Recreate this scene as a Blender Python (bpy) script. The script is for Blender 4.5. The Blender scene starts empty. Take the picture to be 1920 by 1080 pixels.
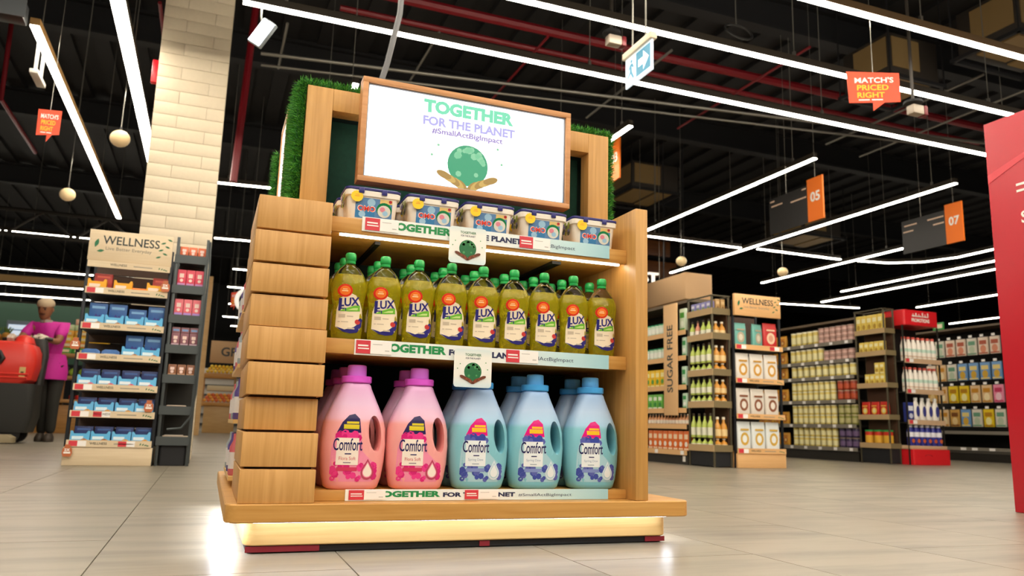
import bpy, bmesh, math, random
from mathutils import Vector, Matrix
random.seed(7)
R = math.radians
SC = bpy.context.scene
COL = SC.collection

# ---------------------------------------------------------------- camera
FPX, YAW, PIT, ROL, CAMH = 1464.22, R(20.8317), R(10.1025), R(1.6060), 0.33
def cam_axes():
    fw = Vector((math.sin(YAW)*math.cos(PIT), math.cos(YAW)*math.cos(PIT), math.sin(PIT)))
    r0 = Vector((math.cos(YAW), -math.sin(YAW), 0)); u0 = r0.cross(fw)
    return r0*math.cos(ROL)+u0*math.sin(ROL), -r0*math.sin(ROL)+u0*math.cos(ROL), fw
cr, cu, cf = cam_axes()
cd = bpy.data.cameras.new('camera'); cam = bpy.data.objects.new('camera', cd); COL.objects.link(cam)
cd.sensor_width = 36.0; cd.lens = FPX/1920*36.0; cd.clip_start = 0.05; cd.clip_end = 200
cam.matrix_world = Matrix(((cr.x, cu.x, -cf.x, 0), (cr.y, cu.y, -cf.y, 0), (cr.z, cu.z, -cf.z, CAMH), (0, 0, 0, 1)))
cd.dof.use_dof = True; cd.dof.focus_distance = 2.2; cd.dof.aperture_fstop = 5.0
SC.camera = cam
# ---------------------------------------------------------------- world, exposure
w = bpy.data.worlds.new('world'); SC.world = w; w.use_nodes = True
w.node_tree.nodes['Background'].inputs[0].default_value = (1.0, 0.93, 0.84, 1)
w.node_tree.nodes['Background'].inputs[1].default_value = 0.10
SC.view_settings.view_transform = 'Standard'; SC.view_settings.look = 'None'
SC.view_settings.gamma = 1.0; SC.view_settings.use_curve_mapping = False
SC.view_settings.exposure = 0.45
LAMP = 30.0      # radiance of the linear lamps

# ---------------------------------------------------------------- materials
def lin(h):
    if isinstance(h, str):
        c = [int(h[i:i+2], 16)/255 for i in (0, 2, 4)]
        return tuple(x/12.92 if x <= .04045 else ((x+.055)/1.055)**2.4 for x in c)
    return h
MATS = {}
def nodes(m): return m.node_tree.nodes, m.node_tree.links
def mat(name, col, rough=.5, metal=0., emit=0., trans=0., spec=.5, noise=0., nscale=20., bump=0., ior=1.45, alpha=1.):
    if name in MATS: return MATS[name]
    m = bpy.data.materials.new(name); m.use_nodes = True
    N, L = nodes(m); b = N['Principled BSDF']; c = lin(col)
    b.inputs['Base Color'].default_value = (*c, 1); b.inputs['Roughness'].default_value = rough
    b.inputs['Metallic'].default_value = metal; b.inputs['Specular IOR Level'].default_value = spec
    b.inputs['IOR'].default_value = ior; b.inputs['Alpha'].default_value = alpha
    if trans: b.inputs['Transmission Weight'].default_value = trans
    if emit:
        b.inputs['Emission Color'].default_value = (*c, 1); b.inputs['Emission Strength'].default_value = emit
    if noise or bump:
        tc = N.new('ShaderNodeTexCoord'); n = N.new('ShaderNodeTexNoise'); n.inputs['Scale'].default_value = nscale
        n.inputs['Detail'].default_value = 4; L.new(tc.outputs['Object'], n.inputs['Vector'])
        if noise:
            mx = N.new('ShaderNodeMix'); mx.data_type = 'RGBA'; mx.blend_type = 'MULTIPLY'; mx.inputs[0].default_value = 1
            mx.inputs[6].default_value = (*c, 1)
            rm = N.new('ShaderNodeMapRange'); rm.inputs[3].default_value = 1-noise; rm.inputs[4].default_value = 1+noise
            L.new(n.outputs['Fac'], rm.inputs[0]); L.new(rm.outputs[0], mx.inputs[7]); L.new(mx.outputs[2], b.inputs['Base Color'])
        if bump:
            bp = N.new('ShaderNodeBump'); bp.inputs['Strength'].default_value = bump; bp.inputs['Distance'].default_value = .01
            L.new(n.outputs['Fac'], bp.inputs['Height']); L.new(bp.outputs[0], b.inputs['Normal'])
    MATS[name] = m; return m
def ramp_mat(name, stops, axis=2, lo=0., hi=1., rough=.4, noise=0., **k):
    """colour that changes along one object axis (print gradients, fill lines)"""
    if name in MATS: return MATS[name]
    m = mat(name, (1, 1, 1), rough, **k); N, L = nodes(m); b = N['Principled BSDF']
    tc = N.new('ShaderNodeTexCoord'); sp = N.new('ShaderNodeSeparateXYZ'); L.new(tc.outputs['Object'], sp.inputs[0])
    mr = N.new('ShaderNodeMapRange'); mr.inputs[1].default_value = lo; mr.inputs[2].default_value = hi
    L.new(sp.outputs[axis], mr.inputs[0]); cr_ = N.new('ShaderNodeValToRGB'); e = cr_.color_ramp.elements
    while len(e) < len(stops): e.new(.5)
    for i, (p, c) in enumerate(stops): e[i].position = p; e[i].color = (*lin(c), 1)
    L.new(mr.outputs[0], cr_.inputs[0]); L.new(cr_.outputs[0], b.inputs['Base Color'])
    return m
def wood(name, base, dark, axis, rough=.42, sc=1.0):
    """veneer with the grain running along the given axis"""
    if name in MATS: return MATS[name]
    m = mat(name, base, rough); N, L = nodes(m); b = N['Principled BSDF']
    tc = N.new('ShaderNodeTexCoord'); oi = N.new('ShaderNodeObjectInfo'); ad = N.new('ShaderNodeVectorMath'); ad.operation = 'ADD'
    sk = N.new('ShaderNodeVectorMath'); sk.operation = 'SCALE'; sk.inputs[0].default_value = (3.1, 5.3, 7.7)
    L.new(oi.outputs['Random'], sk.inputs['Scale']); L.new(tc.outputs['Object'], ad.inputs[0]); L.new(sk.outputs[0], ad.inputs[1])
    mp = N.new('ShaderNodeMapping'); s = [90*sc]*3; s[axis] = 3.2*sc; mp.inputs['Scale'].default_value = s; L.new(ad.outputs[0], mp.inputs[0])
    n = N.new('ShaderNodeTexNoise'); n.inputs['Scale'].default_value = 1; n.inputs['Detail'].default_value = 6; n.inputs['Distortion'].default_value = .6
    L.new(mp.outputs[0], n.inputs['Vector'])
    mp2 = N.new('ShaderNodeMapping'); s2 = [14*sc]*3; s2[axis] = 1.6*sc; mp2.inputs['Scale'].default_value = s2; L.new(ad.outputs[0], mp2.inputs[0])
    n2 = N.new('ShaderNodeTexNoise'); n2.inputs['Scale'].default_value = 1; n2.inputs['Detail'].default_value = 2; n2.inputs['Distortion'].default_value = 1.2
    L.new(mp2.outputs[0], n2.inputs['Vector'])
    av = N.new('ShaderNodeMath'); av.operation = 'MULTIPLY_ADD'; av.inputs[1].default_value = .6; L.new(n.outputs['Fac'], av.inputs[0])
    hf = N.new('ShaderNodeMath'); hf.operation = 'MULTIPLY'; hf.inputs[1].default_value = .4; L.new(n2.outputs['Fac'], hf.inputs[0]); L.new(hf.outputs[0], av.inputs[2])
    rp = N.new('ShaderNodeValToRGB'); e = rp.color_ramp.elements
    e[0].position = .34; e[0].color = (*lin(dark), 1); e[1].position = .62; e[1].color = (*lin(base), 1)
    L.new(av.outputs[0], rp.inputs[0]); L.new(rp.outputs[0], b.inputs['Base Color'])
    bp = N.new('ShaderNodeBump'); bp.inputs['Strength'].default_value = .12; bp.inputs['Distance'].default_value = .002
    L.new(n.outputs['Fac'], bp.inputs['Height']); L.new(bp.outputs[0], b.inputs['Normal'])
    return m
def tile_mat():
    m = mat('stone_tile', 'b5ab98', .2); N, L = nodes(m); b = N['Principled BSDF']
    tc = N.new('ShaderNodeTexCoord'); oi = N.new('ShaderNodeObjectInfo'); ad = N.new('ShaderNodeVectorMath'); ad.operation = 'ADD'
    sk = N.new('ShaderNodeVectorMath'); sk.operation = 'SCALE'; sk.inputs[0].default_value = (13., 29., 0)
    L.new(oi.outputs['Random'], sk.inputs['Scale']); L.new(tc.outputs['Object'], ad.inputs[0]); L.new(sk.outputs[0], ad.inputs[1])
    mp = N.new('ShaderNodeMapping'); mp.inputs['Scale'].default_value = (.8, 5., 1); L.new(ad.outputs[0], mp.inputs[0])
    n = N.new('ShaderNodeTexNoise'); n.inputs['Scale'].default_value = 1.3; n.inputs['Detail'].default_value = 5; n.inputs['Roughness'].default_value = .62
    L.new(mp.outputs[0], n.inputs['Vector'])
    rp = N.new('ShaderNodeValToRGB'); e = rp.color_ramp.elements
    e[0].position = .28; e[0].color = (*lin('6d665a'), 1); e[1].position = .56; e[1].color = (*lin('8d8473'), 1)
    L.new(n.outputs['Fac'], rp.inputs[0]); L.new(rp.outputs[0], b.inputs['Base Color'])
    rr = N.new('ShaderNodeMapRange'); rr.inputs[3].default_value = .42; rr.inputs[4].default_value = .28
    L.new(n.outputs['Fac'], rr.inputs[0]); L.new(rr.outputs[0], b.inputs['Roughness'])
    return m

# ---------------------------------------------------------------- mesh builder
FONT = {}
def font_mesh(s, bold):
    k = (s, bold)
    if k in FONT: return FONT[k]
    cu_ = bpy.data.curves.new('t', 'FONT'); cu_.body = s; cu_.size = 1; cu_.offset = bold; cu_.resolution_u = 3
    o = bpy.data.objects.new('t', cu_); COL.objects.link(o)
    me = bpy.data.meshes.new_from_object(o.evaluated_get(bpy.context.evaluated_depsgraph_get()))
    v = [tuple(p.co[:2]) for p in me.vertices]; f = [tuple(p.vertices) for p in me.polygons]
    bpy.data.objects.remove(o); bpy.data.curves.remove(cu_); bpy.data.meshes.remove(me)
    xs = [p[0] for p in v] or [0, 1]; x0, x1 = min(xs), max(xs); ys = [p[1] for p in v] or [0, 1]; y0, y1 = min(ys), max(ys)
    FONT[k] = ([(p[0]-x0, p[1]-y0) for p in v], f, x1-x0, y1-y0); return FONT[k]
class MB:
    def __init__(s): s.v = []; s.f = []; s.m = []; s.sm = []
    def add(s, v, f, m=0, sm=True):
        o = len(s.v); s.v += [tuple(p) for p in v]
        for q in f: s.f.append([i+o for i in q]); s.m.append(m); s.sm.append(sm)
        return s
    def box(s, x0, x1, y0, y1, z0, z1, m=0, b=0):
        if b:
            bm = bmesh.new(); bmesh.ops.create_cube(bm, size=1)
            for p in bm.verts: p.co = ((x0+x1)/2+p.co.x*(x1-x0), (y0+y1)/2+p.co.y*(y1-y0), (z0+z1)/2+p.co.z*(z1-z0))
            bmesh.ops.bevel(bm, geom=bm.edges[:], offset=b, segments=2, profile=.5, affect='EDGES')
            s.bm(bm, m); return s
        return s.add([(x0, y0, z0), (x1, y0, z0), (x1, y1, z0), (x0, y1, z0), (x0, y0, z1), (x1, y0, z1), (x1, y1, z1), (x0, y1, z1)],
              [(0, 3, 2, 1), (4, 5, 6, 7), (0, 1, 5, 4), (1, 2, 6, 5), (2, 3, 7, 6), (3, 0, 4, 7)], m)
    def bm(s, bm, m=0):
        bm.verts.index_update(); s.add([p.co[:] for p in bm.verts], [[q.index for q in f.verts] for f in bm.faces], m); bm.free()
    def tube(s, pts, r, n=8, m=0, cap=True):
        pts = [Vector(p) for p in pts]; rs = r if isinstance(r, (list, tuple)) else [r]*len(pts); V = []
        up = None
        for i, p in enumerate(pts):
            t = (pts[min(i+1, len(pts)-1)]-pts[max(i-1, 0)]).normalized()
            if up is None: up = Vector((0, 0, 1)) if abs(t.z) < .9 else Vector((1, 0, 0))
            a = t.cross(up).normalized(); up = a.cross(t).normalized()
            V += [p+(a*math.cos(k*2*math.pi/n)+up*math.sin(k*2*math.pi/n))*rs[i] for k in range(n)]
        F = [(i*n+k, i*n+(k+1) % n, (i+1)*n+(k+1) % n, (i+1)*n+k) for i in range(len(pts)-1) for k in range(n)]
        if cap: F += [tuple(range(n))[::-1], tuple(range((len(pts)-1)*n, len(pts)*n))]
        return s.add(V, F, m)
    def loft(s, secs, m=0, cap=True):
        n = len(secs[0]); V = [p for q in secs for p in q]
        F = [(i*n+k, i*n+(k+1) % n, (i+1)*n+(k+1) % n, (i+1)*n+k) for i in range(len(secs)-1) for k in range(n)]
        if cap: F += [tuple(range(n))[::-1], tuple(range((len(secs)-1)*n, len(secs)*n))]
        return s.add(V, F, m)
    def lathe(s, prof, n=16, m=0, sx=1, sy=1, c=(0, 0, 0), e=2.0):
        secs = []
        for r, z in prof:
            q = []
            for k in range(n):
                a = 2*math.pi*k/n; ca, sa = math.cos(a), math.sin(a)
                q.append((c[0]+sx*r*math.copysign(abs(ca)**(2/e), ca), c[1]+sy*r*math.copysign(abs(sa)**(2/e), sa), c[2]+z))
            secs.append(q)
        return s.loft(secs, m)
    def sphere(s, c, r, n=10, m=0, sx=1, sy=1, sz=1):
        k = max(4, n//2)
        return s.lathe([(max(1e-4, r*math.sin(math.pi*i/k)), -r*sz*math.cos(math.pi*i/k)) for i in range(k+1)], n, m, sx, sy, c)
    def flat(s, poly, f, m=0, cuts=0):
        bm = bmesh.new(); bm.faces.new([bm.verts.new((u, v, 0)) for u, v in poly])
        if cuts:
            bmesh.ops.triangulate(bm, faces=bm.faces[:]); bmesh.ops.subdivide_edges(bm, edges=bm.edges[:], cuts=cuts, use_grid_fill=True)
        bm.verts.index_update(); bm.normal_update()
        fl = [[q.index for q in (fc.verts if fc.normal.z > 0 else reversed(fc.verts[:]))] for fc in bm.faces]
        s.add([f(p.co.x, p.co.y) for p in bm.verts], fl, m); bm.free(); return s
    def rect(s, u0, u1, v0, v1, f, m=0, cuts=0): return s.flat([(u0, v0), (u1, v0), (u1, v1), (u0, v1)], f, m, cuts)
    def disc(s, u, v, ru, f, m=0, n=20, rv=None, cuts=0):
        rv = rv or ru; return s.flat([(u+ru*math.cos(2*math.pi*k/n), v+rv*math.sin(2*math.pi*k/n)) for k in range(n)], f, m, cuts)
    def text(s, t, u, v, w, f, m=0, bold=.01, h=None, sk=0.):
        """one line of lettering: left edge u, base v, width w (height h or in proportion)"""
        V, F, tw, th = font_mesh(t, bold); k = w/tw; kh = h/th if h else k
        return s.add([f(u+(p[0]+sk*p[1])*k, v+p[1]*kh) for p in V], F, m, False)
    def mesh(s, name, mats):
        me = bpy.data.meshes.new(name); me.from_pydata(s.v, [], s.f)
        for q in mats: me.materials.append(q)
        me.polygons.foreach_set('material_index', s.m); me.polygons.foreach_set('use_smooth', s.sm)
        me.set_sharp_from_angle(angle=R(38)); me.update(); return me
def link(name, data, parent=None, loc=(0, 0, 0), rz=0., label=None, cat=None, group=None, kind=None):
    o = bpy.data.objects.new(name, data); COL.objects.link(o); o.location = loc; o.rotation_euler = (0, 0, rz)
    if parent is not None: o.parent = parent
    if label: o['label'] = label
    if cat: o['category'] = cat
    if group: o['group'] = group
    if kind: o['kind'] = kind
    return o
def thing(name, label, cat, loc=(0, 0, 0), rz=0., group=None, kind=None):
    o = link(name, None, None, loc, rz, label, cat, group, kind); o.empty_display_size = .05; return o
def part(mb, name, mats, parent, world=False, kind=None, label=None):
    """a part; world=True: its mesh is written in room coordinates"""
    if not isinstance(mats, (list, tuple)): mats = [mats]
    loc = tuple(-c for c in parent.location) if world else (0, 0, 0)
    return link(name, mb.mesh(name, mats), parent, loc, 0, label, None, None, kind)
def sub(mb, name, mats, par):
    if not isinstance(mats, (list, tuple)): mats = [mats]
    return link(name, mb.mesh(name, mats), par)
def solo(mb, name, mats, label, cat, loc=(0, 0, 0), rz=0., group=None, kind=None):
    if not isinstance(mats, (list, tuple)): mats = [mats]
    return link(name, mb.mesh(name, mats), None, loc, rz, label, cat, group, kind)
def struct(mb, name, mats, label=None):
    if not isinstance(mats, (list, tuple)): mats = [mats]
    return link(name, mb.mesh(name, mats), None, kind='structure', label=label)
def copy_tree(o, parent=None):
    c = o.copy(); COL.objects.link(c); c.parent = parent
    for ch in o.children: copy_tree(ch, c)
    return c
class Proto:
    """the first placement moves the original, later ones copy it with its parts"""
    def __init__(s, root): s.r = root; s.used = False; root.location = (0, 0, -50)
    def put(s, loc, rz=0., label=None, group=None, sc=None):
        o = copy_tree(s.r) if s.used else s.r; s.used = True
        o.location = loc; o.rotation_euler = (0, 0, rz)
        if label: o['label'] = label
        if group: o['group'] = group
        if sc: o.scale = sc
        return o
class MProto:
    """small product: one shared mesh"""
    def __init__(s, mb, name, mats, cat): s.me = mb.mesh(name, mats); s.n = name; s.c = cat
    def put(s, loc, rz, label, group=None, sc=None):
        o = link(s.n, s.me, None, loc, rz, label, s.c, group)
        if sc: o.scale = sc
        return o
XZ = lambda x0, y, z0: (lambda u, v: (x0+u, y, z0+v))             # a sheet facing the camera side (-Y)
YZ = lambda x, y0, z0: (lambda u, v: (x, y0-u, z0+v))             # a sheet facing -X, read from -X
# ================================================================ shell
BLACK = mat('black_paint', '17171a', .7); DECK = mat('black_deck', '1b1a1c', .75, noise=.3, nscale=3)
GROUT = mat('grout', '6f6759', .8); TILE = tile_mat()
DGREY = mat('dark_grey_steel', '3a3c3e', .45, .3); STEEL = mat('galvanised', '8d8a82', .4, .7); CREAM = mat('cream_paint', 'd9bd8c', .6)
REDP = mat('red_pipe_paint', '7c101c', .4); WHITE = mat('white_plastic', 'f0ece4', .4); WARMLAMP = mat('lamp_diffuser', (1., .915, .765), emit=LAMP)
fl = struct(MB().box(-15, 31, -9, 33, -.12, -.003), 'floor', GROUT, 'pale beige stone tile shop floor')
TW, TL = .557, 1.114
tm = MB().box(0, TW-.003, 0, TL-.003, -.012, 0, 0).mesh('tile', [TILE])
spots = []
for i in range(-26, 56):
    for j in range(-8, 30):
        x = -.213+i*TW; y = -.35+j*TL+(TL/2 if i % 2 else 0)
        c = Vector((x+TW/2, y+TL/2, -CAMH)); d = c.dot(cf); vis = d > .6 and abs(c.dot(cr))/max(d, .1) < .78
        spots.append((0 if vis else 1, c.length, x, y))
spots.sort()
for q in spots[:300]: link('tile', tm, fl, (q[2], q[3], 0))
rest = MB()
for q in spots[300:]: rest.box(q[2], q[2]+TW-.003, q[3], q[3]+TL-.003, -.012, 0)
link('tile', rest.mesh('far_tiles', [TILE]), fl, kind='stuff')
CZ = 5.7
ctop = lambda x: CZ-.071 if (x+15) % .5 < .225 else CZ-.001
cl = MB().box(-15, 31, -9, 33, CZ, CZ+.1)
for k in range(92): cl.box(-15+.5*k, -15+.5*k+.22, -9, 33, CZ-.07, CZ)
struct(cl, 'ceiling', DECK, 'black corrugated ceiling deck')
struct(MB().box(-15, 31, 33, 33.2, 0, CZ), 'wall_back', BLACK); struct(MB().box(-15.2, -15, -9, 33.2, 0, CZ), 'wall_left', BLACK)
struct(MB().box(31, 31.2, -9, 33.2, 0, CZ), 'wall_right', BLACK)
for k, y in enumerate((7.2, 10.8, 14.4, 19, 25)): struct(MB().box(-15, 31, y-.09, y+.09, 5.2, 5.24).box(-15, 31, y-.01, y+.01, 5.24, 5.6).box(-15, 31, y-.09, y+.09, 5.6, 5.64), 'trim_%d' % (k+1), BLACK, 'black steel roof beam')
# lattice truss far left
tr = MB().tube([(-9, 14.2, 3.55), (-.3, 14.2, 3.55)], .035, 6).tube([(-9, 14.2, 3.15), (-.3, 14.2, 3.15)], .035, 6)
for k in range(18): tr.tube([(-9+k*.48, 14.2, 3.55 if k % 2 else 3.15), (-8.52+k*.48, 14.2, 3.15 if k % 2 else 3.55)], .022, 6)
struct(tr, 'trim_6', mat('truss_paint', '2e2b28', .6), 'dark lattice truss')
# pillar of white blocks
pl = struct(MB().box(-.65, -.095, 7.005, 7.56, 0, CZ), 'wall_pillar', mat('pale_mortar', 'a8997c', .8), 'square pillar clad in white painted blocks')
PB = mat('white_block', 'd9cab0', .55, noise=.05, nscale=30, bump=.1)
BH = .111; bsz = {}
for k in range(51):
    for a, b in (((-.655, -.465), (-.465, -.09)) if k % 2 else ((-.655, -.235), (-.235, -.09))):
        key = round(b-a, 3)
        if key not in bsz: bsz[key] = MB().box(.0012, b-a-.0012, 0, .03, .0014, BH-.0014, 0, .0012).mesh('brick', [PB])
        link('brick', bsz[key], pl, (a, 6.985, k*BH))

# ================================================================ lamps
def bar(pts, label, z=3.5, w=.052, wires=True, hz=.075, group=None, housing=None):
    """suspended linear lamp along a polyline"""
    P = [Vector((*p, 0)) for p in pts]; c = P[len(P)//2]
    t = thing('linear_light', label, 'ceiling light', (c.x, c.y, z), 0, group)
    def ribbon(hw, z0, z1):
        m = MB(); secs = []
        for i, p in enumerate(P):
            d = (P[min(i+1, len(P)-1)]-P[max(i-1, 0)]).normalized(); n = Vector((-d.y, d.x, 0))
            secs.append([(p+n*hw+Vector((0, 0, z0))), (p-n*hw+Vector((0, 0, z0))), (p-n*hw+Vector((0, 0, z1))), (p+n*hw+Vector((0, 0, z1)))])
        return m.loft(secs)
    part(ribbon(w/2, z, z+.012), 'diffuser', WARMLAMP, t, True)
    part(ribbon(w/2+.004, z+.0125, z+hz), 'housing', housing or mat('lamp_housing', '3b342b', .5), t, True)
    if wires:
        L = sum((P[i+1]-P[i]).length for i in range(len(P)-1)); n = max(2, int(L/2.2)+1)
        for k in range(n):
            s = (k+.12)/(n-.76)*L if n > 1 else L/2; s = min(s, L*.97)
            for i in range(len(P)-1):
                g = (P[i+1]-P[i]).length
                if s <= g: break
                s -= g
            q = P[i].lerp(P[i+1], min(1, s/g))
            part(MB().tube([(q.x, q.y, z+hz), (q.x, q.y, CZ-.05)], .005, 5).box(q.x-.012, q.x+.012, q.y-.012, q.y+.012, z+hz, z+hz+.05), 'hanger', STEEL, t, True)
    return t
PALEH = mat('cream_housing', 'c49a5e', .6)
bar([(-1.622, 7.07), (-1.622, 13.86)], 'linear ceiling light at far left, slanting down towards the wellness rack', housing=PALEH, w=.066)
bar([(-.93, 4.4), (-.93, 10.8)], 'thick bright linear ceiling light just left of the white pillar', w=.105)
bar([(-.02, 5.96), (8.6, 5.96)], 'long linear ceiling light passing just above the display screen and behind the exit sign')
bar([(-.5, 5.07), (9.5, 5.07)], 'long linear ceiling light passing behind the orange price sign')
bar([(.5, 4.2), (9.5, 4.2)], 'linear ceiling light across the top right corner', housing=mat('brown_housing', '6a5236', .5))
bar([(6.34, 6.86), (6.34, 10.75)], 'upper of two slanting linear lights right of the display, ending over an aisle sign')
bar([(8.54, 6.83), (8.54, 13.4)], 'longest slanting linear light, crossing under the first aisle sign to the right one')
bar([(10.8, 9.72), (10.8, 13.4)], 'linear light ending beside the rightmost black directory board')
bar([(3.92, 6.9), (3.92, 8.9)], 'short end of a linear light peeking out behind the display right of the grass')
bar([(1.045, 7.08), (1.045, 9.5)], 'lamp end peeking over the grass left of the screen')
bar([(6.5, 10.96), (8.4, 10.96)], 'linear ceiling light starting behind the right wooden post of the display')
bar([(8.7, 10.88), (10.53, 10.88)], 'short linear ceiling light running right from the crossing below sign 05')
bar([(10.9, 10.82), (11.5, 10.7), (11.95, 10.35), (12.15, 9.8), (12.1, 8.4)], 'curved linear ceiling light under aisle sign 07')
bar([(12.95, 9.0), (12.95, 13.38)], 'upper of the two close parallel linear lights right of the pink wall beam')
bar([(13.6, 9.4), (13.6, 14.7)], 'lower of the two close parallel linear lights at right')
bar([(16.06, 10.5), (16.06, 14.17)], 'linear ceiling light just above the red promotions header')
bar([(19.1, 12.5), (19.1, 15.8)], 'lowest linear ceiling light at right beside the small green sign')
bar([(12.6, 15.45), (15.0, 14.95)], 'linear ceiling light behind the right wellness header')
bar([(-.2, 11.05), (.8, 10.95), (1.8, 10.96)], 'gently curved linear light between white pillar and display')
bar([(-.15, 14.6), (1.9, 14.4)], 'linear light between pillar and display, above the orange hanging tag')
bar([(-8.5, 15.9), (-.4, 15.75)], 'long linear light left of the wellness header')
bar([(-9, 20.2), (-.4, 19.9)], 'linear light far left, first below the beige beam')
bar([(-9.4, 21.5), (-.4, 21.1)], 'linear light far left, second below the beige beam')
bar([(-9, 22.7), (-.4, 22.2)], 'linear light far left level with the orange snack boxes')
bar([(-8, 24.6), (-.5, 24.4)], 'linear light far left just above the white cap of the worker')
bar([(-8, 26.5), (-.5, 26.3)], 'linear light far left behind the head of the worker')
for k, (x0, x1, y) in enumerate(((.25, 1.2, 17.5), (.2, .9, 20), (.3, 1.4, 23), (.2, 1.3, 26), (.5, 2.0, 28.5))):
    bar([(x0, y), (x1, y)], 'short far light between wellness rack and display, %s from the top' % ('first', 'second', 'third', 'fourth', 'lowest')[k], group='far lights by the big white letter')
# the same rows of lamps go on over and behind the camera
for k, y in enumerate((3.33, 2.45, 1.57, .7, -.2, -1.1, -2.0, -2.9, -3.8, -5.0, -6.2)):
    bar([(-4.5, y), (7.5, y)], '%s overhead linear light out of the picture, counted back from the display' % ('first', 'second', 'third', 'fourth', 'fifth', 'sixth', 'seventh', 'eighth', 'ninth', 'tenth', 'last')[k], group='overhead light rows out of the picture')
# flood lamp on the long light
t = thing('floodlight', 'square white floodlight tilted under the long linear light', 'floodlight', (.14, 5.9, 3.25))
def tilted(mb, a=R(34), b=R(-28)):
    m = Matrix.Rotation(b, 3, 'Z') @ Matrix.Rotation(a, 3, 'Y'); mb.v = [tuple(m @ Vector(p)) for p in mb.v]; return mb
part(tilted(MB().box(-.062, .062, -.02, .02, -.11, .11, 0, .008)), 'housing', mat('lamp_grey', '8d9499', .4, .4), t)
part(tilted(MB().box(-.052, .052, -.0235, -.0205, -.1, .1)), 'lens', mat('cool_led', (.82, .93, 1.), emit=14), t)
part(MB().tube([(0, .02, .05), (-.02, .05, .16), (-.02, .06, .25)], .008, 6), 'bracket', STEEL, t)
# globe pendants
for x, y, z, r, l in ((-1.03, 8.18, 3.0, .092, 'cream globe pendant just left of the white pillar'), (-1.84, 10.65, 3.0, .09, 'cream globe pendant near the far left, the lower one of two'),
                  (6.82, 10.39, 3.0, .085, 'small globe pendant right of the display post'), (8.74, 10.31, 3.0, .085, 'small globe pendant above the right wellness header')):
    t = thing('globe_pendant', l, 'pendant lamp', (x, y, z))
    part(MB().sphere((0, 0, 0), r, 20, 0, 1, 1, .9), 'globe', mat('cream_globe', 'e6c998', .5, emit=.12), t)
    part(MB().lathe([(.012, r*.86), (.012, r*.86+.03), (.006, r*.86+.04)], 8), 'fitting', BLACK, t)
    part(MB().tube([(0, 0, r), (0, 0, ctop(x)-z)], .004, 5), 'cord', STEEL, t)

# ================================================================ ceiling services
def pipe(pts, r, m, name, label, cat): return solo(MB().tube(pts, r, 8), name, m, label, cat)
RP = 'pipe'
pipe([(1.0, 8.0, 5.02), (11, 8.0, 5.02)], .055, REDP, 'sprinkler_pipe', 'thick red sprinkler pipe across the ceiling, left of the exit sign', RP)
pipe([(1.0, 8.35, 4.95), (11, 8.35, 4.95)], .035, REDP, 'sprinkler_pipe', 'thinner red sprinkler pipe running just below the thick one', RP)
pipe([(.13, 9, CZ-.1), (.045, 9, 2.95)], .04, REDP, 'riser_pipe', 'vertical red pipe right of the white pillar', RP)
pipe([(-2.97, 11.75, CZ-.08), (-2.97, 11.8, 4.5), (-2.97, 14.1, 4.5)], .03, REDP, 'red_pipe', 'thin red pipe by the orange sign at far left', RP)
pipe([(-.82, 8.19, 4.5), (-.82, 9.75, 4.5), (-.8, 9.8, 3.2)], .02, REDP, 'red_pipe', 'thin red pipe between bright light and pillar', RP)
solo(MB().box(-.72, -.66, 7.17, 7.23, 3.23, 3.44, 0, .006), 'alarm_box', mat('alarm_red', 'd41224', .4), 'small red alarm box on the left side of the white pillar', 'alarm box')
pipe([(.22, 9.14, 4.6), (10.73, 7.6, 4.6)], .022, STEEL, 'conduit', 'grey conduit running above the screen, upper of two', 'conduit')
pipe([(.24, 9.46, 4.6), (11.04, 7.84, 4.6)], .018, STEEL, 'conduit', 'grey conduit running above the screen, lower of two', 'conduit')
for k, (x, y0, y1) in enumerate(((.45, 8.4, 9.6), (2.05, 7.9, 9.4), (3.2, 7.5, 9.5), (4.63, 7.2, 9.4), (6.0, 6.5, 9.2), (8.35, 6.2, 8.8), (9.2, 6.0, 9.0))):
    pipe([(x, y0, 4.66), (x, y1, 4.66)], .016, STEEL if k not in (2, 4) else REDP, 'cross_rod', ('grey cross rod near the pillar', 'grey cross rod above the screen left end', 'red cross rod over the screen', 'grey cross rod by the exit sign', 'red cross rod right of the exit sign', 'grey cross rod behind the orange price sign', 'rightmost grey cross rod')[k], 'rod')
pipe([(.93, 4.55, CZ-.1), (.93, 4.55, 3.3), (.92, 4.56, 2.9), (.86, 4.58, 2.55), (.8, 4.62, 2.3), (.78, 4.66, 2.1)], .018, mat('grey_hose', '6c6c6e', .5), 'cable_hose', 'grey flexible cable hose hanging down behind the screen', 'cable')
HV = mat('duct_cream', '8a7148', .6); HD = mat('duct_dark', '332d27', .6)
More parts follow.
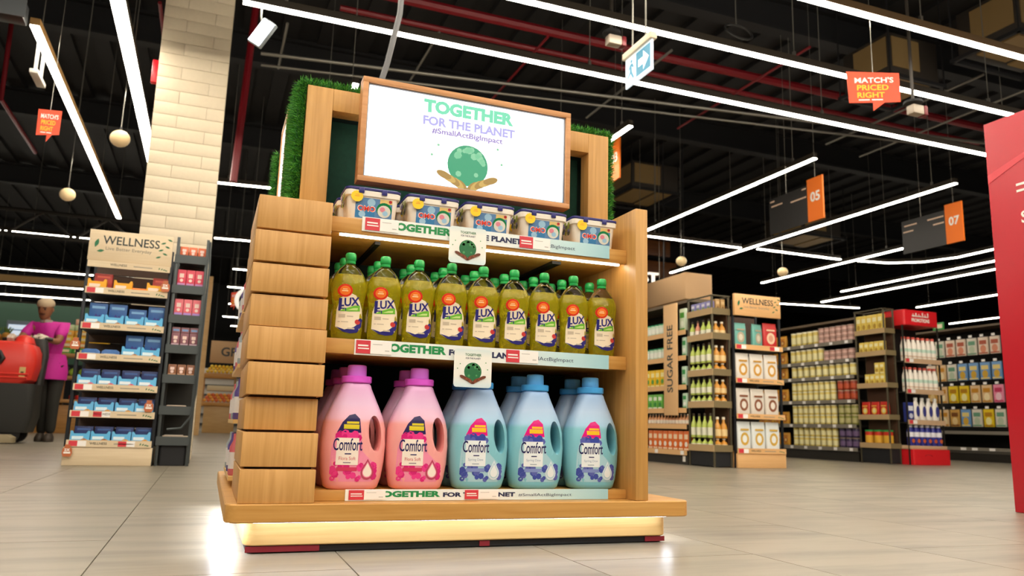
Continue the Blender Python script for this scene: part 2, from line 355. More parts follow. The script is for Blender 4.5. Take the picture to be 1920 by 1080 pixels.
for n, (x, y, z, sx, sy, sz, l) in enumerate(((7.55, 12.95, 4.85, .5, .6, .5, 'air conditioning unit hanging above aisle sign 05'), (7.4, 6.7, 4.5, .38, .35, .5, 'air conditioning unit hanging behind the orange price sign'),
        (8.0, 5.5, 4.55, .5, .35, .5, 'air conditioning unit near the top right corner'), (11.75, 13.2, 4.5, .5, .6, .5, 'air conditioning unit between aisle signs 05 and 07'))):
    t = thing('air_unit', l, 'air unit', (x, y, z))
    part(MB().box(-sx, sx, -sy, sy, 0, sz, 0, .01), 'casing', HD, t)
    part(MB().box(-sx*.8, sx*.1, -sy*.8, sy*.6, -.02, -.001).box(sx*.25, sx*.9, -sy*.7, sy*.7, -.02, -.001), 'intake_panel', HV, t)
    part(MB().box(-sx-.012, -sx-.001, -sy*.9, sy*.5, .08, sz-.05).box(-sx*.9, sx*.2, -sy-.012, -sy-.001, .08, sz-.05), 'side_panel', HV, t)
    for a in (-1, 1):
        for b in (-1, 1): part(MB().tube([(a*sx*1.1, b*sy*1.1, -.04), (a*sx*1.1, b*sy*1.1, CZ-z-.06)], .01, 5), 'hanger', BLACK, t)
    fr = MB()
    for a in (-1, 1): fr.box(-sx*1.15, sx*1.15, a*sy*1.1-.02, a*sy*1.1+.02, -.07, -.03); fr.box(a*sx*1.1-.02, a*sx*1.1+.02, -sy*1.15, sy*1.15, -.07, -.03)
    part(fr, 'frame', BLACK, t)
for x, y, z, l in ((2.86, 5.3, 3.49, 'security camera on a pole left of the exit sign'), (5.35, 4.6, 3.06, 'security camera on a pole right of the orange price sign')):
    t = thing('security_camera', l, 'camera', (x, y, z))
    part(MB().tube([(-.03, 0, .07), (-.03, 0, CZ-z-.06)], .014, 6), 'pole', HD, t)
    part(MB().lathe([(.02, .075), (.075, .065), (.075, .045), (.03, .035)], 14, 0, 1, 1, (-.03, 0, 0)), 'mount', BLACK, t)
    part(MB().box(-.07, .05, -.04, .04, -.05, .03, 0, .01), 'body', mat('camera_grey', 'a99d8e', .5), t)
    part(MB().box(.0505, .09, -.042, .042, -.052, .032, 0, .008), 'lens_hood', mat('dark_red', '6d2026', .4), t)
t = thing('cable_coil', 'coil of black cable hung from the ceiling right of the exit sign', 'cable', (4.64, 6.0, 4.3))
part(MB().tube([(.16*math.cos(a*.5), .05*math.sin(a*.5), .1*math.sin(a*.5)) for a in range(26)], .012, 6), 'coil', mat('cable_black', '2a2a2a', .5), t)
part(MB().tube([(0, .04, .1), (0, .04, CZ-4.36)], .006, 5), 'hanger', STEEL, t)
t = thing('stage_spot', 'dark box spotlight in the top left corner', 'spotlight', (-1.66, 6.5, 3.34))
part(MB().box(-.13, .1, -.09, .09, -.07, .08, 0, .01), 'body', mat('spot_black', '26282b', .35), t)
part(MB().box(-.1, .12, -.1, -.091, -.08, .06), 'barn_door', mat('spot_edge', '73777b', .3, .6), t)
part(MB().tube([(0, 0, .08), (0, 0, CZ-3.4)], .012, 6), 'pole', BLACK, t)
t = thing('emergency_light', 'white emergency light bracketed under the left linear light', 'emergency light', (-1.63, 7.4, 3.28))
part(MB().box(-.035, .035, -.12, .22, -.1, -.06, 0, .008), 'tube_body', WHITE, t)
for y in (-.08, .14): part(MB().box(-.012, .012, y, y+.03, -.06, .215), 'bracket', WHITE, t)

# ================================================================ hanging signs
def sheet(mb, poly, th, f3, m=0):
    """a flat board of the outline poly (u,v) with thickness"""
    n = len(poly); V = [f3(u, v, 0) for u, v in poly]+[f3(u, v, th) for u, v in poly]
    return mb.add(V, [tuple(range(n)), tuple(range(2*n-1, n-1, -1))]+[(i, i+n, (i+1) % n+n, (i+1) % n) for i in range(n)], m, False)
ORANGE = mat('orange_sign', 'f07820', .5); REDOR = mat('red_orange_sign', 'ee4a22', .5); INK_W = mat('white_ink', 'f6f2ea', .5); INK_Y = mat('yellow_ink', 'f9c223', .5)
def bubble_sign(loc, w, h, rz, label, cz):
    t = thing('price_sign', label, 'sign', loc, rz)
    p = [(-.47, -.42), (-.02, -.36), (-.02, -.58), (.2, -.33), (.5, -.28), (.5, .5), (-.5, .42)]
    part(sheet(MB(), [(u*w, v*h) for u, v in p], .006, lambda u, v, d: (u, d, v)), 'board', REDOR, t)
    m = MB(); f = lambda u, v: (u*w, -.003, v*h+u*w*.1)
    m.text("MATCH'S", -.36, .17, .74, f, 0, .02, .15); m.text('PRICED', -.32, -.03, .6, f, 1, .02, .15); m.text('RIGHT', -.32, -.23, .52, f, 1, .02, .15)
    for k in range(2): m.rect(-.3+k*.25, -.09+k*.25, -.3, -.27, f, 0)
    part(m, 'lettering', [INK_W, INK_Y], t)
    part(MB().tube([(0, .003, h*.46), (0, .003, ctop(loc[0])-loc[2])], .003, 5), 'wire', STEEL, t)
bubble_sign((4.52, 4.25, 2.94), .43, .30, R(-14), 'orange speech bubble price sign hanging at upper right', 3.5)
bubble_sign((-1.45, 7.2, 2.72), .17, .27, R(12), 'small orange speech bubble price sign hanging at far left', 3.5)
bubble_sign((.3, 16.0, 2.62), .12, .34, 0, 'tiny far orange tag hanging between wellness rack and display', 3.5)
def aisle_sign(x, y, num, lines, label):
    t = thing('aisle_sign', label, 'aisle sign', (x, y, 2.72))
    part(MB().box(0, .02, 0, .24, 0, .5), 'number_panel', ORANGE, t)
    part(MB().text(num, .05, .22, .15, lambda u, v: (-.002, .24-u, v), 0, .03), 'numerals', INK_W, t)
    if lines:
        part(MB().box(.004, .016, .245, .9, .0, .44), 'dark_panel', mat('sign_black', '2c2a29', .35), t)
        m = MB()
        for k, (a, b, z) in enumerate(lines): m.rect(a, b, z, z+.018, lambda u, v: (.002, u, v), 0)
        part(m, 'directory_lines', mat('sign_print', 'd8b9a0', .5), t)
    for yy in ((.12, .6) if lines else (.12,)): part(MB().tube([(.01, yy, .44), (.01, yy, CZ-.08-(2.72 if lines else 3.2))], .003, 5), 'wire', STEEL, t)
aisle_sign(6.2, 6.62, '05', ((.66, .86, .33), (.26, .33, .4), (.26, .52, .3), (.8, .88, .39)), 'orange aisle sign 05 with black directory board, left one of two')
aisle_sign(8.4, 6.67, '07', ((.66, .86, .36), (.26, .5, .36), (.26, .42, .28), (.72, .88, .28)), 'rightmost orange aisle sign, numbered 07, by the red panel')
aisle_sign(4.2, 7.66, '03', None, 'orange aisle sign 03 half hidden behind the display')
bpy.data.objects['aisle_sign.002'].location.z = 3.2
t = thing('exit_sign', 'white and blue exit sign with running figure and arrow hung from the ceiling', 'exit sign', (2.6, 4.28, 2.78))
part(MB().box(-.035, .035, -.02, .5, .235, .3, 0, .004), 'lamp_box', mat('sign_cream', 'e9d8bc', .5), t)
part(MB().box(-.008, .008, .0, .48, -.06, .234), 'panel', mat('sign_glow', 'dcebf5', .3, emit=.55), t)
f = lambda u, v: (-.0095, .48-u, v)
m = MB().rect(.2, .455, -.02, .215, f, 0)
f = lambda u, v: (-.0105, .48-u, v)
m.flat([(.24, .06), (.33, .06), (.33, .0), (.43, .095), (.33, .19), (.33, .13), (.24, .13)], f, 1)
m.disc(.115, .175, .017, f, 0, 12); m.flat([(.09, .15), (.13, .155), (.16, .11), (.145, .1), (.12, .125), (.125, .07), (.165, .0), (.145, -.01), (.1, .055), (.05, .02), (.04, .035), (.085, .075), (.085, .11), (.06, .09), (.05, .1)], f, 0)
part(m, 'pictogram', [mat('exit_blue', '3f8fb0', .4, emit=.25), mat('exit_white', 'f4fbff', .4, emit=.5)], t)
for q in t.children: q.scale = (.75, .75, .75)
for y in (.09, .27): part(MB().tube([(0, y, .225), (0, y, CZ-2.84)], .006, 5), 'rod', STEEL, t)
# ================================================================ promotional stand
YS = 2.114
OAKV = wood('oak_vertical', 'cc9a56', 'b48442', 2); OAKH = wood('oak_horizontal', 'cd9b55', 'bb8640', 0); OAKP = wood('pale_oak', 'e3bd7c', 'd3a866', 0)
BOARD = wood('oak_board', 'd2a061', 'bc8a48', 2)
st = thing('display_stand', 'oak promotional display stand with stepped boards, three shelves and a lit screen', 'display stand', (.715, 2.7, 0))
def rrect(x0, x1, y0, y1, r, n=5):
    P = []
    for cx, cy, a in ((x1-r, y0+r, -90), (x1-r, y1-r, 0), (x0+r, y1-r, 90), (x0+r, y0+r, 180)):
        P += [(cx+r*math.cos(R(a+90*k/n)), cy+r*math.sin(R(a+90*k/n))) for k in range(n+1)]
    return P
def slab(x0, x1, y0, y1, z0, z1, r, b=.003):
    P0, P1 = rrect(x0, x1, y0, y1, r), rrect(x0+b, x1-b, y0+b, y1-b, r-b if r > b else .0005)
    return MB().loft([[(*p, z0) for p in P1], [(*p, z0+b) for p in P0], [(*p, z1-b) for p in P0], [(*p, z1) for p in P1]])
part(slab(.06, 1.375, 2.055, 3.37, .083, .128, .035), 'base_slab', OAKH, st, True)
part(slab(.112, 1.335, 2.125, 3.3, .02, .0828, .03), 'plinth', OAKP, st, True)
part(slab(.12, 1.325, 2.133, 3.29, .001, .0195, .02), 'plinth_foot', mat('foot_black', '120f10', .6), st, True)
RB = mat('foot_red', '7c1420', .5)
for x0, x1 in ((.118, .3), (.735, .765), (1.26, 1.327)): part(MB().box(x0, x1, 2.129, 2.132, .004, .018), 'foot_rail', RB, st, True)
COOL = mat('cool_led_strip', (.72, .84, 1.), emit=13)
for q in ((.13, 1.31, 2.09, 2.1), (.07, .082, 2.1, 3.3), (1.35, 1.36, 2.14, 3.25)): part(MB().box(q[0], q[1], q[2], q[3], .079, .0826), 'floor_light_strip', COOL if q[0] == .13 else mat('cool_led_strip_side', (.72, .84, 1.), emit=48), st, True)
bz = [.128, .216, .306, .393, .48, .567, .653, .734, .821, .911]
bo = [.0, .004, .026, .0, .003, .008, .002, .0, .004]; bl = [.087, .087, .088, .085, .08, .079, .076, .076, .078]; brr = [.27, .27, .266, .274, .274, .272, .269, .268, .267]
for k in range(9):
    part(MB().box(bl[k], brr[k], 2.064+bo[k], 2.5, bz[k]+.0005, bz[k+1]-(.0055 if k not in (4, 8) else .0015), 0, .0015), 'board', BOARD, st, True)
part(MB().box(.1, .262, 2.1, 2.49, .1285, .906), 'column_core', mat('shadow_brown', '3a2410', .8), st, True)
part(MB().box(1.19, 1.232, 2.063, 2.62, .1285, 1.012, 0, .0015), 'side_post', OAKV, st, True)
DG = mat('dark_green_felt', '0b1f16', .85, noise=.25, nscale=80)
part(MB().box(.262, 1.19, 2.57, 2.59, .1285, .85), 'back_panel', DG, st, True)
part(MB().box(.112, .125, 2.501, 3.2, .1285, .9), 'side_panel', OAKP, st, True)
part(MB().box(1.21, 1.228, 2.621, 3.2, .1285, .9), 'side_panel', OAKP, st, True)
part(MB().box(.125, 1.21, 2.6, 3.2, .1285, .89), 'rear_cabinet', OAKV, st, True)
for z0, z1 in ((.845, .887), (.512, .5515), (.1285, .1545)):
    part(MB().box(.263, 1.1895, YS+.022, 2.569, z0+.004, z1, 0, .001), 'shelf', wood('oak_shelf', 'd8a552', 'c28c3a', 0), st, True)
    part(MB().box(.2715, 1.1895, YS+.0045, YS+.0215, z0, z1+.001, 0, .0015), 'shelf_lip', OAKH, st, True)
part(MB().box(.3, 1.175, YS+.026, YS+.036, .842, .8485), 'shelf_light', mat('shelf_led', (1., .95, .85), emit=14), st, True)
for x0, x1 in ((.41, .425), (.97, 1.0)): part(MB().box(x0, x1, 2.2, 2.56, .839, .8485), 'shelf_bracket', mat('bracket_black', '15150f', .6), st, True)
# printed strips on the lips
YS = 2.114
STRIP = ramp_mat('strip_print', [(0., 'eef0ec'), (.55, 'e9ecea'), (.8, 'c3dfe2'), (1., '9fcbd6')], 0, .355, 1.128, .25)
GRN = mat('green_ink', '1f8a4c', .4); NAVY = mat('navy_ink', '23284f', .4); TAGR = mat('tag_red', 'd23b47', .4); TAGW = mat('tag_white', 'f3eeea', .35)
for k, (z0, z1, hz) in enumerate(((.854, .895, .0), (.511, .553, .0), (.12, .158, .0))):
    z0 = max(z0, .129); h = z1-z0; y = YS
    sp = part(MB().box(.355, 1.126, y, y+.004, z0, z1, 0), 'edge_strip', STRIP, st, True)
    m = MB(); f = XZ(0, y-.0004, 0)
    m.text('TOGETHER', .428, z0+h*.3, .184, f, 0, .055, h*.56); m.text('FOR THE PLANET', .62, z0+h*.3, .211, f, 1, .05, h*.42); m.text('#SmallActBigImpact', .841, z0+h*.26, .166, f, 1, .0, h*.34)
    sub(m, 'lettering', [GRN, NAVY], sp)
    for a, b, c in (((.363, .404, .457), (.824, .867, .923)), ((.359, .398, .456), (.792, .833, .892)), ((.364, .404, .461), (.682, .721, .78)))[k]:
        m = MB().box(a, b, y-.0022, y-.0006, z0+h*.1, z1-h*.06, 0).box(b, c, y-.0022, y-.0006, z0+h*.1, z1-h*.06, 1)
        g = XZ(0, y-.0024, 0); m.rect(a+.005, b-.006, z0+h*.56, z0+h*.66, g, 1).rect(a+.005, b-.004, z0+h*.38, z0+h*.46, g, 1)
        m.rect(b+.006, b+.032, z0+h*.7, z0+h*.74, g, 2).rect(c-.018, c-.006, z0+h*.3, z0+h*.36, g, 2)
        sub(m, 'price_tag', [TAGR, TAGW, mat('tag_grey', 'b9b2ae', .5)], sp)
# upper frame, grass, screens
part(MB().box(.203, .282, 2.36, 2.42, .9115, 1.3595, 0, .001), 'frame_leg', OAKV, st, True)
part(MB().box(1.172, 1.25, 2.36, 2.42, .8885, 1.3595, 0, .001), 'frame_leg', OAKV, st, True)
part(MB().box(.2825, 1.1715, 2.36, 2.42, 1.288, 1.3595, 0, .001), 'frame_lintel', OAKV, st, True)
part(MB().box(.2825, 1.1715, 2.45, 2.46, .8885, 1.287), 'recess_panel', mat('deep_green_felt', '0a3322', .9, noise=.3, nscale=90), st, True)
part(MB().box(.2, 1.253, 2.461, 2.95, .912, 1.358), 'upper_core', DG, st, True)
GT = mat('grass_turf', '1e5a1a', .8)
part(MB().box(.178, .202, 2.375, 2.64, .912, 1.366, 0, .008).box(1.2515, 1.272, 2.375, 2.64, .912, 1.366, 0, .008).box(.18, 1.27, 2.372, 2.62, 1.3605, 1.38, 0, .008).box(.16, .199, 2.9, 2.99, .912, 1.31, 0, .008), 'turf_backing', GT, st, True)
gm = MB()
def tuft(p, n, k=1.):
    n = Vector(n); a = Vector((random.gauss(0, .5), random.gauss(0, .5), random.gauss(0, .5)))
    d = (n+a*.75+Vector((0, 0, .12))).normalized(); s = d.cross(Vector((random.random()-.5, random.random()-.5, random.random()-.5))).normalized()*.0016
    h = random.uniform(.012, .026)*k; p = Vector(p); gm.add([p-s, p+s, p+d*h], [(0, 1, 2)], random.choice((0, 0, 1, 2)), False)
for _ in range(5200): tuft((.178, random.uniform(2.375, 2.64), random.uniform(.912, 1.372)), (-1, 0, 0))
for _ in range(1500): tuft((random.uniform(.178, .202), 2.374, random.uniform(.912, 1.372)), (-.5, -.7, 0), .7)
for _ in range(3200): tuft((1.272, random.uniform(2.375, 2.64), random.uniform(.912, 1.372)), (1, 0, 0))
for _ in range(1000): tuft((random.uniform(1.2525, 1.272), 2.374, random.uniform(.912, 1.372)), (.5, -.7, 0), .7)
for _ in range(6500): tuft((random.uniform(.18, 1.27), random.uniform(2.374, 2.62), 1.379), (0, 0, 1))
for _ in range(1800): tuft((random.uniform(.18, 1.27), 2.372, random.uniform(1.362, 1.38)), (0, -.8, .5), .7)
for _ in range(1800): tuft((.16, random.uniform(2.9, 2.99), random.uniform(.912, 1.31)), (-1, 0, 0))
for _ in range(700): tuft((random.uniform(.16, .199), 2.9, random.uniform(.912, 1.31)), (-.3, -1, 0))
part(gm, 'grass_blades', [mat('grass_a', '3a8a28', .6), mat('grass_b', '62ad36', .6), mat('grass_c', '1f6320', .6)], st, True, 'stuff')
FRM = wood('screen_wood', 'cf9560', 'bd824e', 0)
def framed(x0, x1, z0, z1, y0, y1, wd):
    return MB().box(x0, x1, y0, y1, z0, z0+wd, 0, .001).box(x0, x1, y0, y1, z1-wd, z1, 0, .001).box(x0, x0+wd, y0, y1, z0+wd, z1-wd, 0, .001).box(x1-wd, x1, y0, y1, z0+wd, z1-wd, 0, .001)
sf = part(framed(.36, 1.066, 1.051, 1.387, 2.283, 2.335, .017), 'screen_frame', FRM, st, True)
sub(framed(.377, 1.049, 1.068, 1.37, 2.291, 2.33, .004), 'bezel', mat('bezel_grey', '8f96a0', .4), sf)
part(MB().box(.6, .85, 2.336, 2.3595, 1.28, 1.35), 'screen_mount', BLACK, st, True)
SW = ramp_mat('screen_white', [(0., 'bcdcf2'), (.09, 'd8ecf8'), (.2, 'ffffff'), (1., 'ffffff')], 2, 1.07, 1.37, .3)
b_ = SW.node_tree.nodes['Principled BSDF']; SW.node_tree.links.new([n for n in SW.node_tree.nodes if n.type == 'VALTORGB'][0].outputs[0], b_.inputs['Emission Color']); b_.inputs['Emission Strength'].default_value = 1.25
sc_ = part(MB().box(.381, 1.045, 2.297, 2.329, 1.072, 1.366), 'screen', SW, st, True)
def em(n, c, e=.75):
    m = mat(n, c, .4, emit=e*1.15); nodes(m)[0]['Principled BSDF'].inputs['Base Color'].default_value = (.02, .02, .02, 1); return m
f = XZ(0, 2.294, 0); m = MB()
m.text('TOGETHER', .556, 1.308, .306, f, 0, .06, .045); m.text('FOR THE PLANET', .556, 1.266, .312, f, 1, .045, .031); m.text('#SmallActBigImpact', .586, 1.236, .24, f, 2, .035, .025)
sub(m, 'lettering', [em('lit_green', '6ed6ac', .72), em('lit_lilac', 'a7a4de', .75), em('lit_pale', '8d7bb8', .75)], sc_)
def emblem(mb, cx, cz, s, f0, y):
    """green globe held in a pair of cupped hands, flat print in layers"""
    g = lambda k: XZ(0, y-.0003*k, 0)
    mb.disc(cx, cz, .068*s, g(1), 0, 28)
    rnd = random.Random(3)
    for a in range(16):
        an = rnd.uniform(.2, 2.94) if a < 12 else rnd.uniform(0, 6.28); rr = rnd.uniform(.038, .056)*s
        mb.disc(cx+rr*math.cos(an), cz+rr*math.sin(an), rnd.uniform(.007, .013)*s, g(2), 1, 7)
    for sd in (-1, 1):
        for k in range(5):
            px, pz, ang = .016+.0155*k, -.071+.0075*k, R(48-7*k)
            E = [(.026*math.cos(2*math.pi*q/14), .0115*math.sin(2*math.pi*q/14)) for q in range(14)]
            E = [(px+u*math.cos(ang)-v*math.sin(ang), pz+u*math.sin(ang)+v*math.cos(ang)) for u, v in E]
            mb.flat([(cx+sd*u*s, cz+v*s) for u, v in E], g(3+k), 2 if k % 2 else 3)
    for u, v in ((-.1, .055), (-.12, .02), (.115, .02), (.1, .07)): mb.disc(cx+u*s, cz+v*s, .005*s, g(1), 1, 5)
m = MB(); emblem(m, .71, 1.151, 1.0, None, 2.2955)
sub(m, 'globe_print', [em('lit_globe', '2fae7c', .55), em('lit_leaf', '8fd8a8', .6), em('lit_hand', 'd9b25a', .6), em('lit_hand_dark', 'c29743', .5)], sc_)
# screen on the left flank
part(MB().box(.166, .199, 2.645, 2.66, 1.04, 1.38).box(.166, .199, 2.86, 2.88, 1.04, 1.38).box(.166, .199, 2.66, 2.86, 1.04, 1.058).box(.166, .199, 2.66, 2.86, 1.362, 1.38), 'side_screen_frame', FRM, st, True)
part(MB().box(.17, .199, 2.66, 2.86, 1.058, 1.362), 'side_screen', mat('side_screen_glow', (1, 1, 1), emit=1.2), st, True)

# ---------------------------------------------------------------- hanging cards
for x0, z0, l in ((.605, .79, 'rounded hanging card with green globe print on the top shelf edge of the stand'), (.634, .437, 'rounded hanging card with green globe print on the middle shelf edge of the stand')):
    t = thing('shelf_card', l, 'card', (x0+.056, 2.106, z0))
    P = rrect(x0, x0+.112, z0, z0+.107, .009)
    part(sheet(MB(), P, .0012, lambda u, v, d: (u, 2.106+d, v)), 'card', ramp_mat('card_print', [(0., 'd4e6ea'), (.3, 'f0eee6'), (.8, 'f0eee6'), (1., 'd8e4e4')], 2, z0, z0+.107, .3) if x0 < .61 else ramp_mat('card_print_low', [(0., 'cfe2ea'), (.3, 'f0eee6'), (.8, 'f0eee6'), (1., 'd8e4e4')], 2, .437, .544, .3), t, True)
    m = MB(); emblem(m, x0+.056, z0+.044, .38, None, 2.1058)
    f = XZ(0, 2.1055, 0); m.text('TOGETHER', x0+.032, z0+.088, .048, f, 0, .02, .007); m.text('FOR THE PLANET', x0+.034, z0+.079, .044, f, 4, .01, .005)
    part(m, 'print', [mat('globe_ink', '1f6b3e', .5), mat('leaf_ink', '4f9a5c', .5), mat('hand_ink', '8a4a2a', .5), mat('hand_ink_dark', '6b351c', .5), NAVY], t, True)

# ================================================================ fabric softener bottles
HWID = [(0, .066), (.006, .075), (.03, .083), (.07, .0895), (.12, .0925), (.165, .0895), (.19, .083), (.215, .0725), (.245, .058), (.272, .045), (.283, .041), (.288, .036)]
HDEP = [(0, .044), (.006, .05), (.03, .054), (.07, .056), (.12, .0565), (.165, .055), (.19, .052), (.215, .047), (.245, .042), (.272, .039), (.283, .038), (.288, .034)]
def interp(T, z):
    for (a, b), (c, d) in zip(T, T[1:]):
        if z <= c: return b+(d-b)*(z-a)/(c-a) if c > a else d
    return T[-1][1]
def front(u, v, e=2.7):
    a, b = interp(HWID, v), interp(HDEP, v); return b*max(0., 1-min(.999, abs(u)/a)**e)**(1/e)
def softener(name, cap, capd, body, pal, lines):
    t = thing(name, 'x', 'bottle')
    zs = [0, .003, .006, .015, .03, .05, .07, .095, .12, .145, .165, .18, .19, .2, .215, .23, .245, .26, .272, .283, .288]
    secs = []
    for z in zs:
        a, b = interp(HWID, z), interp(HDEP, z); q = []
        for k in range(40):
            an = 2*math.pi*k/40; c, s_ = math.cos(an), math.sin(an); q.append((a*math.copysign(abs(c)**(2/2.7), c), b*math.copysign(abs(s_)**(2/2.7), s_), z))
        secs.append(q)
    o = part(MB().loft(secs), 'body', body, t)
    cut = MB(); cs = []                                            # the grip hole, flared at both mouths
    for y, k in ((-.08, 1.6), (-.058, 1.5), (-.05, 1.2), (-.038, 1.02), (0, .95), (.038, 1.02), (.05, 1.2), (.058, 1.5), (.08, 1.6)):
        cs.append([(.055+.0165*k*math.cos(a*math.pi/12)-.10*.047*k*math.sin(a*math.pi/12), y, .151+(.047+.0165*(k-1))*math.sin(a*math.pi/12)) for a in range(24)])
    cut.loft(cs[::-1]); co = link('cutter', cut.mesh('cutter', [body]))
    md = o.modifiers.new('b', 'BOOLEAN'); md.operation = 'DIFFERENCE'; md.object = co; md.solver = 'EXACT'
    bpy.context.view_layer.update(); me = bpy.data.meshes.new_from_object(o.evaluated_get(bpy.context.evaluated_depsgraph_get()))
    o.modifiers.clear(); o.data = me; me.name = 'body'; me.polygons.foreach_set('use_smooth', [True]*len(me.polygons)); me.set_sharp_from_angle(angle=R(55)); bpy.data.objects.remove(co)
    cp = MB().lathe([(.041, .2885), (.0435, .291), (.0435, .305), (.0415, .3075), (.029, .308)], 28, 0)
    part(cp, 'collar', capd, t)
    cp = MB(); n = 32
    cp.loft([[((r+(.0007 if k % 2 else 0))*math.cos(2*math.pi*k/n), (r+(.0007 if k % 2 else 0))*math.sin(2*math.pi*k/n), z) for k in range(n)] for r, z in ((.0275, .3082), (.0265, .336), (.0235, .339))])
    part(cp, 'cap', cap, t)
    m = MB(); F = lambda lv: (lambda u, v: (u, -front(u, v)-.0004*lv, v))
    out = [(-.062, .03), (-.052, .022), (.05, .022), (.066, .035), (.064, .066), (.046, .078), (.02, .102), (.014, .15), (.008, .19), (-.006, .203), (-.022, .199), (-.04, .18), (-.056, .15), (-.066, .11), (-.068, .06)]
    m.flat(out, F(1), 0, 5)
    m.flat([(-.054, .152), (-.04, .18), (-.022, .199), (-.006, .203), (.008, .19), (.013, .152)], F(2), 1, 4)
    m.rect(-.036, .007, .162, .174, F(3), 2, 2); m.rect(-.028, .006, .176, .182, F(3), 2, 1)
    rnd = random.Random(5)
    for k in range(34):                                           # flower print
        u = rnd.uniform(-.06, .06); v = rnd.uniform(.028, .07) if k < 26 else rnd.uniform(.138, .15)
        if v > .1: u = rnd.uniform(-.05, .008)
        r = rnd.uniform(.006, .012); m.disc(min(.056, u), v, r, F(2+(k % 3)*.25), 3+k % 2, 7, cuts=0)
    m.rect(-.053, .008, .066, .138, F(4), 5, 3)
    m.rect(-.05, .006, .05, .06, F(4), 6, 2)
    m.text('Comfort', -.062, .104, .08, F(5), 7, .012, .033, sk=.05); m.rect(-.03, -.012, .094, .097, F(5), 7)
    m.text(lines, -.045, .079, .046, F(5), 8, .0, .009); m.rect(-.033, -.012, .071, .0735, F(5), 9)
    dr = [(.036, .083)]+[(.036+.0185*math.sin(R(a)), .046-.0185*math.cos(R(a))) for a in range(-115, 116, 23)][::-1]
    m.flat(dr, F(5), 10, 1); m.flat([(.036+(u-.036)*.78, .05+(v-.05)*.78) for u, v in dr], F(6), 0, 1)
    m.flat([(.036+(u-.036)*.66, .05+(v-.05)*.66) for u, v in dr], F(7), 5, 1)
    part(m, 'label', [mat(lines+'_print_%d' % k, c, .25) for k, c in enumerate(pal)], t)
    return Proto(t)
PK = ramp_mat('pink_bottle', [(0., 'ef9b98'), (.62, 'f2a7a4'), (.66, 'f0b9cf'), (.8, 'ecc3e4'), (1., 'eab0e2')], 2, 0, .288, .3)
BL = ramp_mat('blue_bottle', [(0., '7cbccb'), (.62, '86c4d2'), (.66, 'a6cdea'), (.8, 'b8d2f2'), (1., '9cc0ee')], 2, 0, .288, .3)
for q in (PK, BL): nodes(q)[0]['Principled BSDF'].inputs['Subsurface Weight'].default_value = .0
pinkp = softener('softener_bottle', mat('violet_cap', 'e07cf2', .3), mat('violet_collar', 'e35ee0', .3), PK,
                 ['f08fae', '2a2257', 'd9c52a', 'e8388a', 'd61f77', 'f4e6da', 'cf3560', '26235a', 'c8505e', '8f7a8a', 'b8445e'], 'Flora Soft')
bluep = softener('softener_bottle', mat('blue_cap', '63b4f6', .3), mat('blue_collar', '4aa8f0', .3), BL,
                 ['a9cfdc', 'e0157e', 'f2c024', '3c4ba0', '5a63b0', 'e9edf0', '7f8fc8', '26235a', '8fa0b8', '9aa6b4', 'd8e4ee'], 'Spring Dew')
zb = .1549
for c, (x, p, rows, nm) in enumerate(((.378, pinkp, 3, 'pink fabric softener bottle with violet cap next to the stepped boards'), (.556, pinkp, 2, 'pink fabric softener bottle with violet cap beside the blue ones'),
        (.737, bluep, 2, 'blue fabric softener bottle under the hanging card'), (.913, bluep, 2, 'blue fabric softener bottle in the middle of the three blue columns'), (1.098, bluep, 2, 'blue fabric softener bottle next to the right post'))):
    for r in range(rows):
        p.put((x-.006*r, 2.182+.115*r, zb), 0, nm+(', front row', ', second row', ', back row')[r], 'softener bottles on the bottom shelf', (.952, .92, .98))

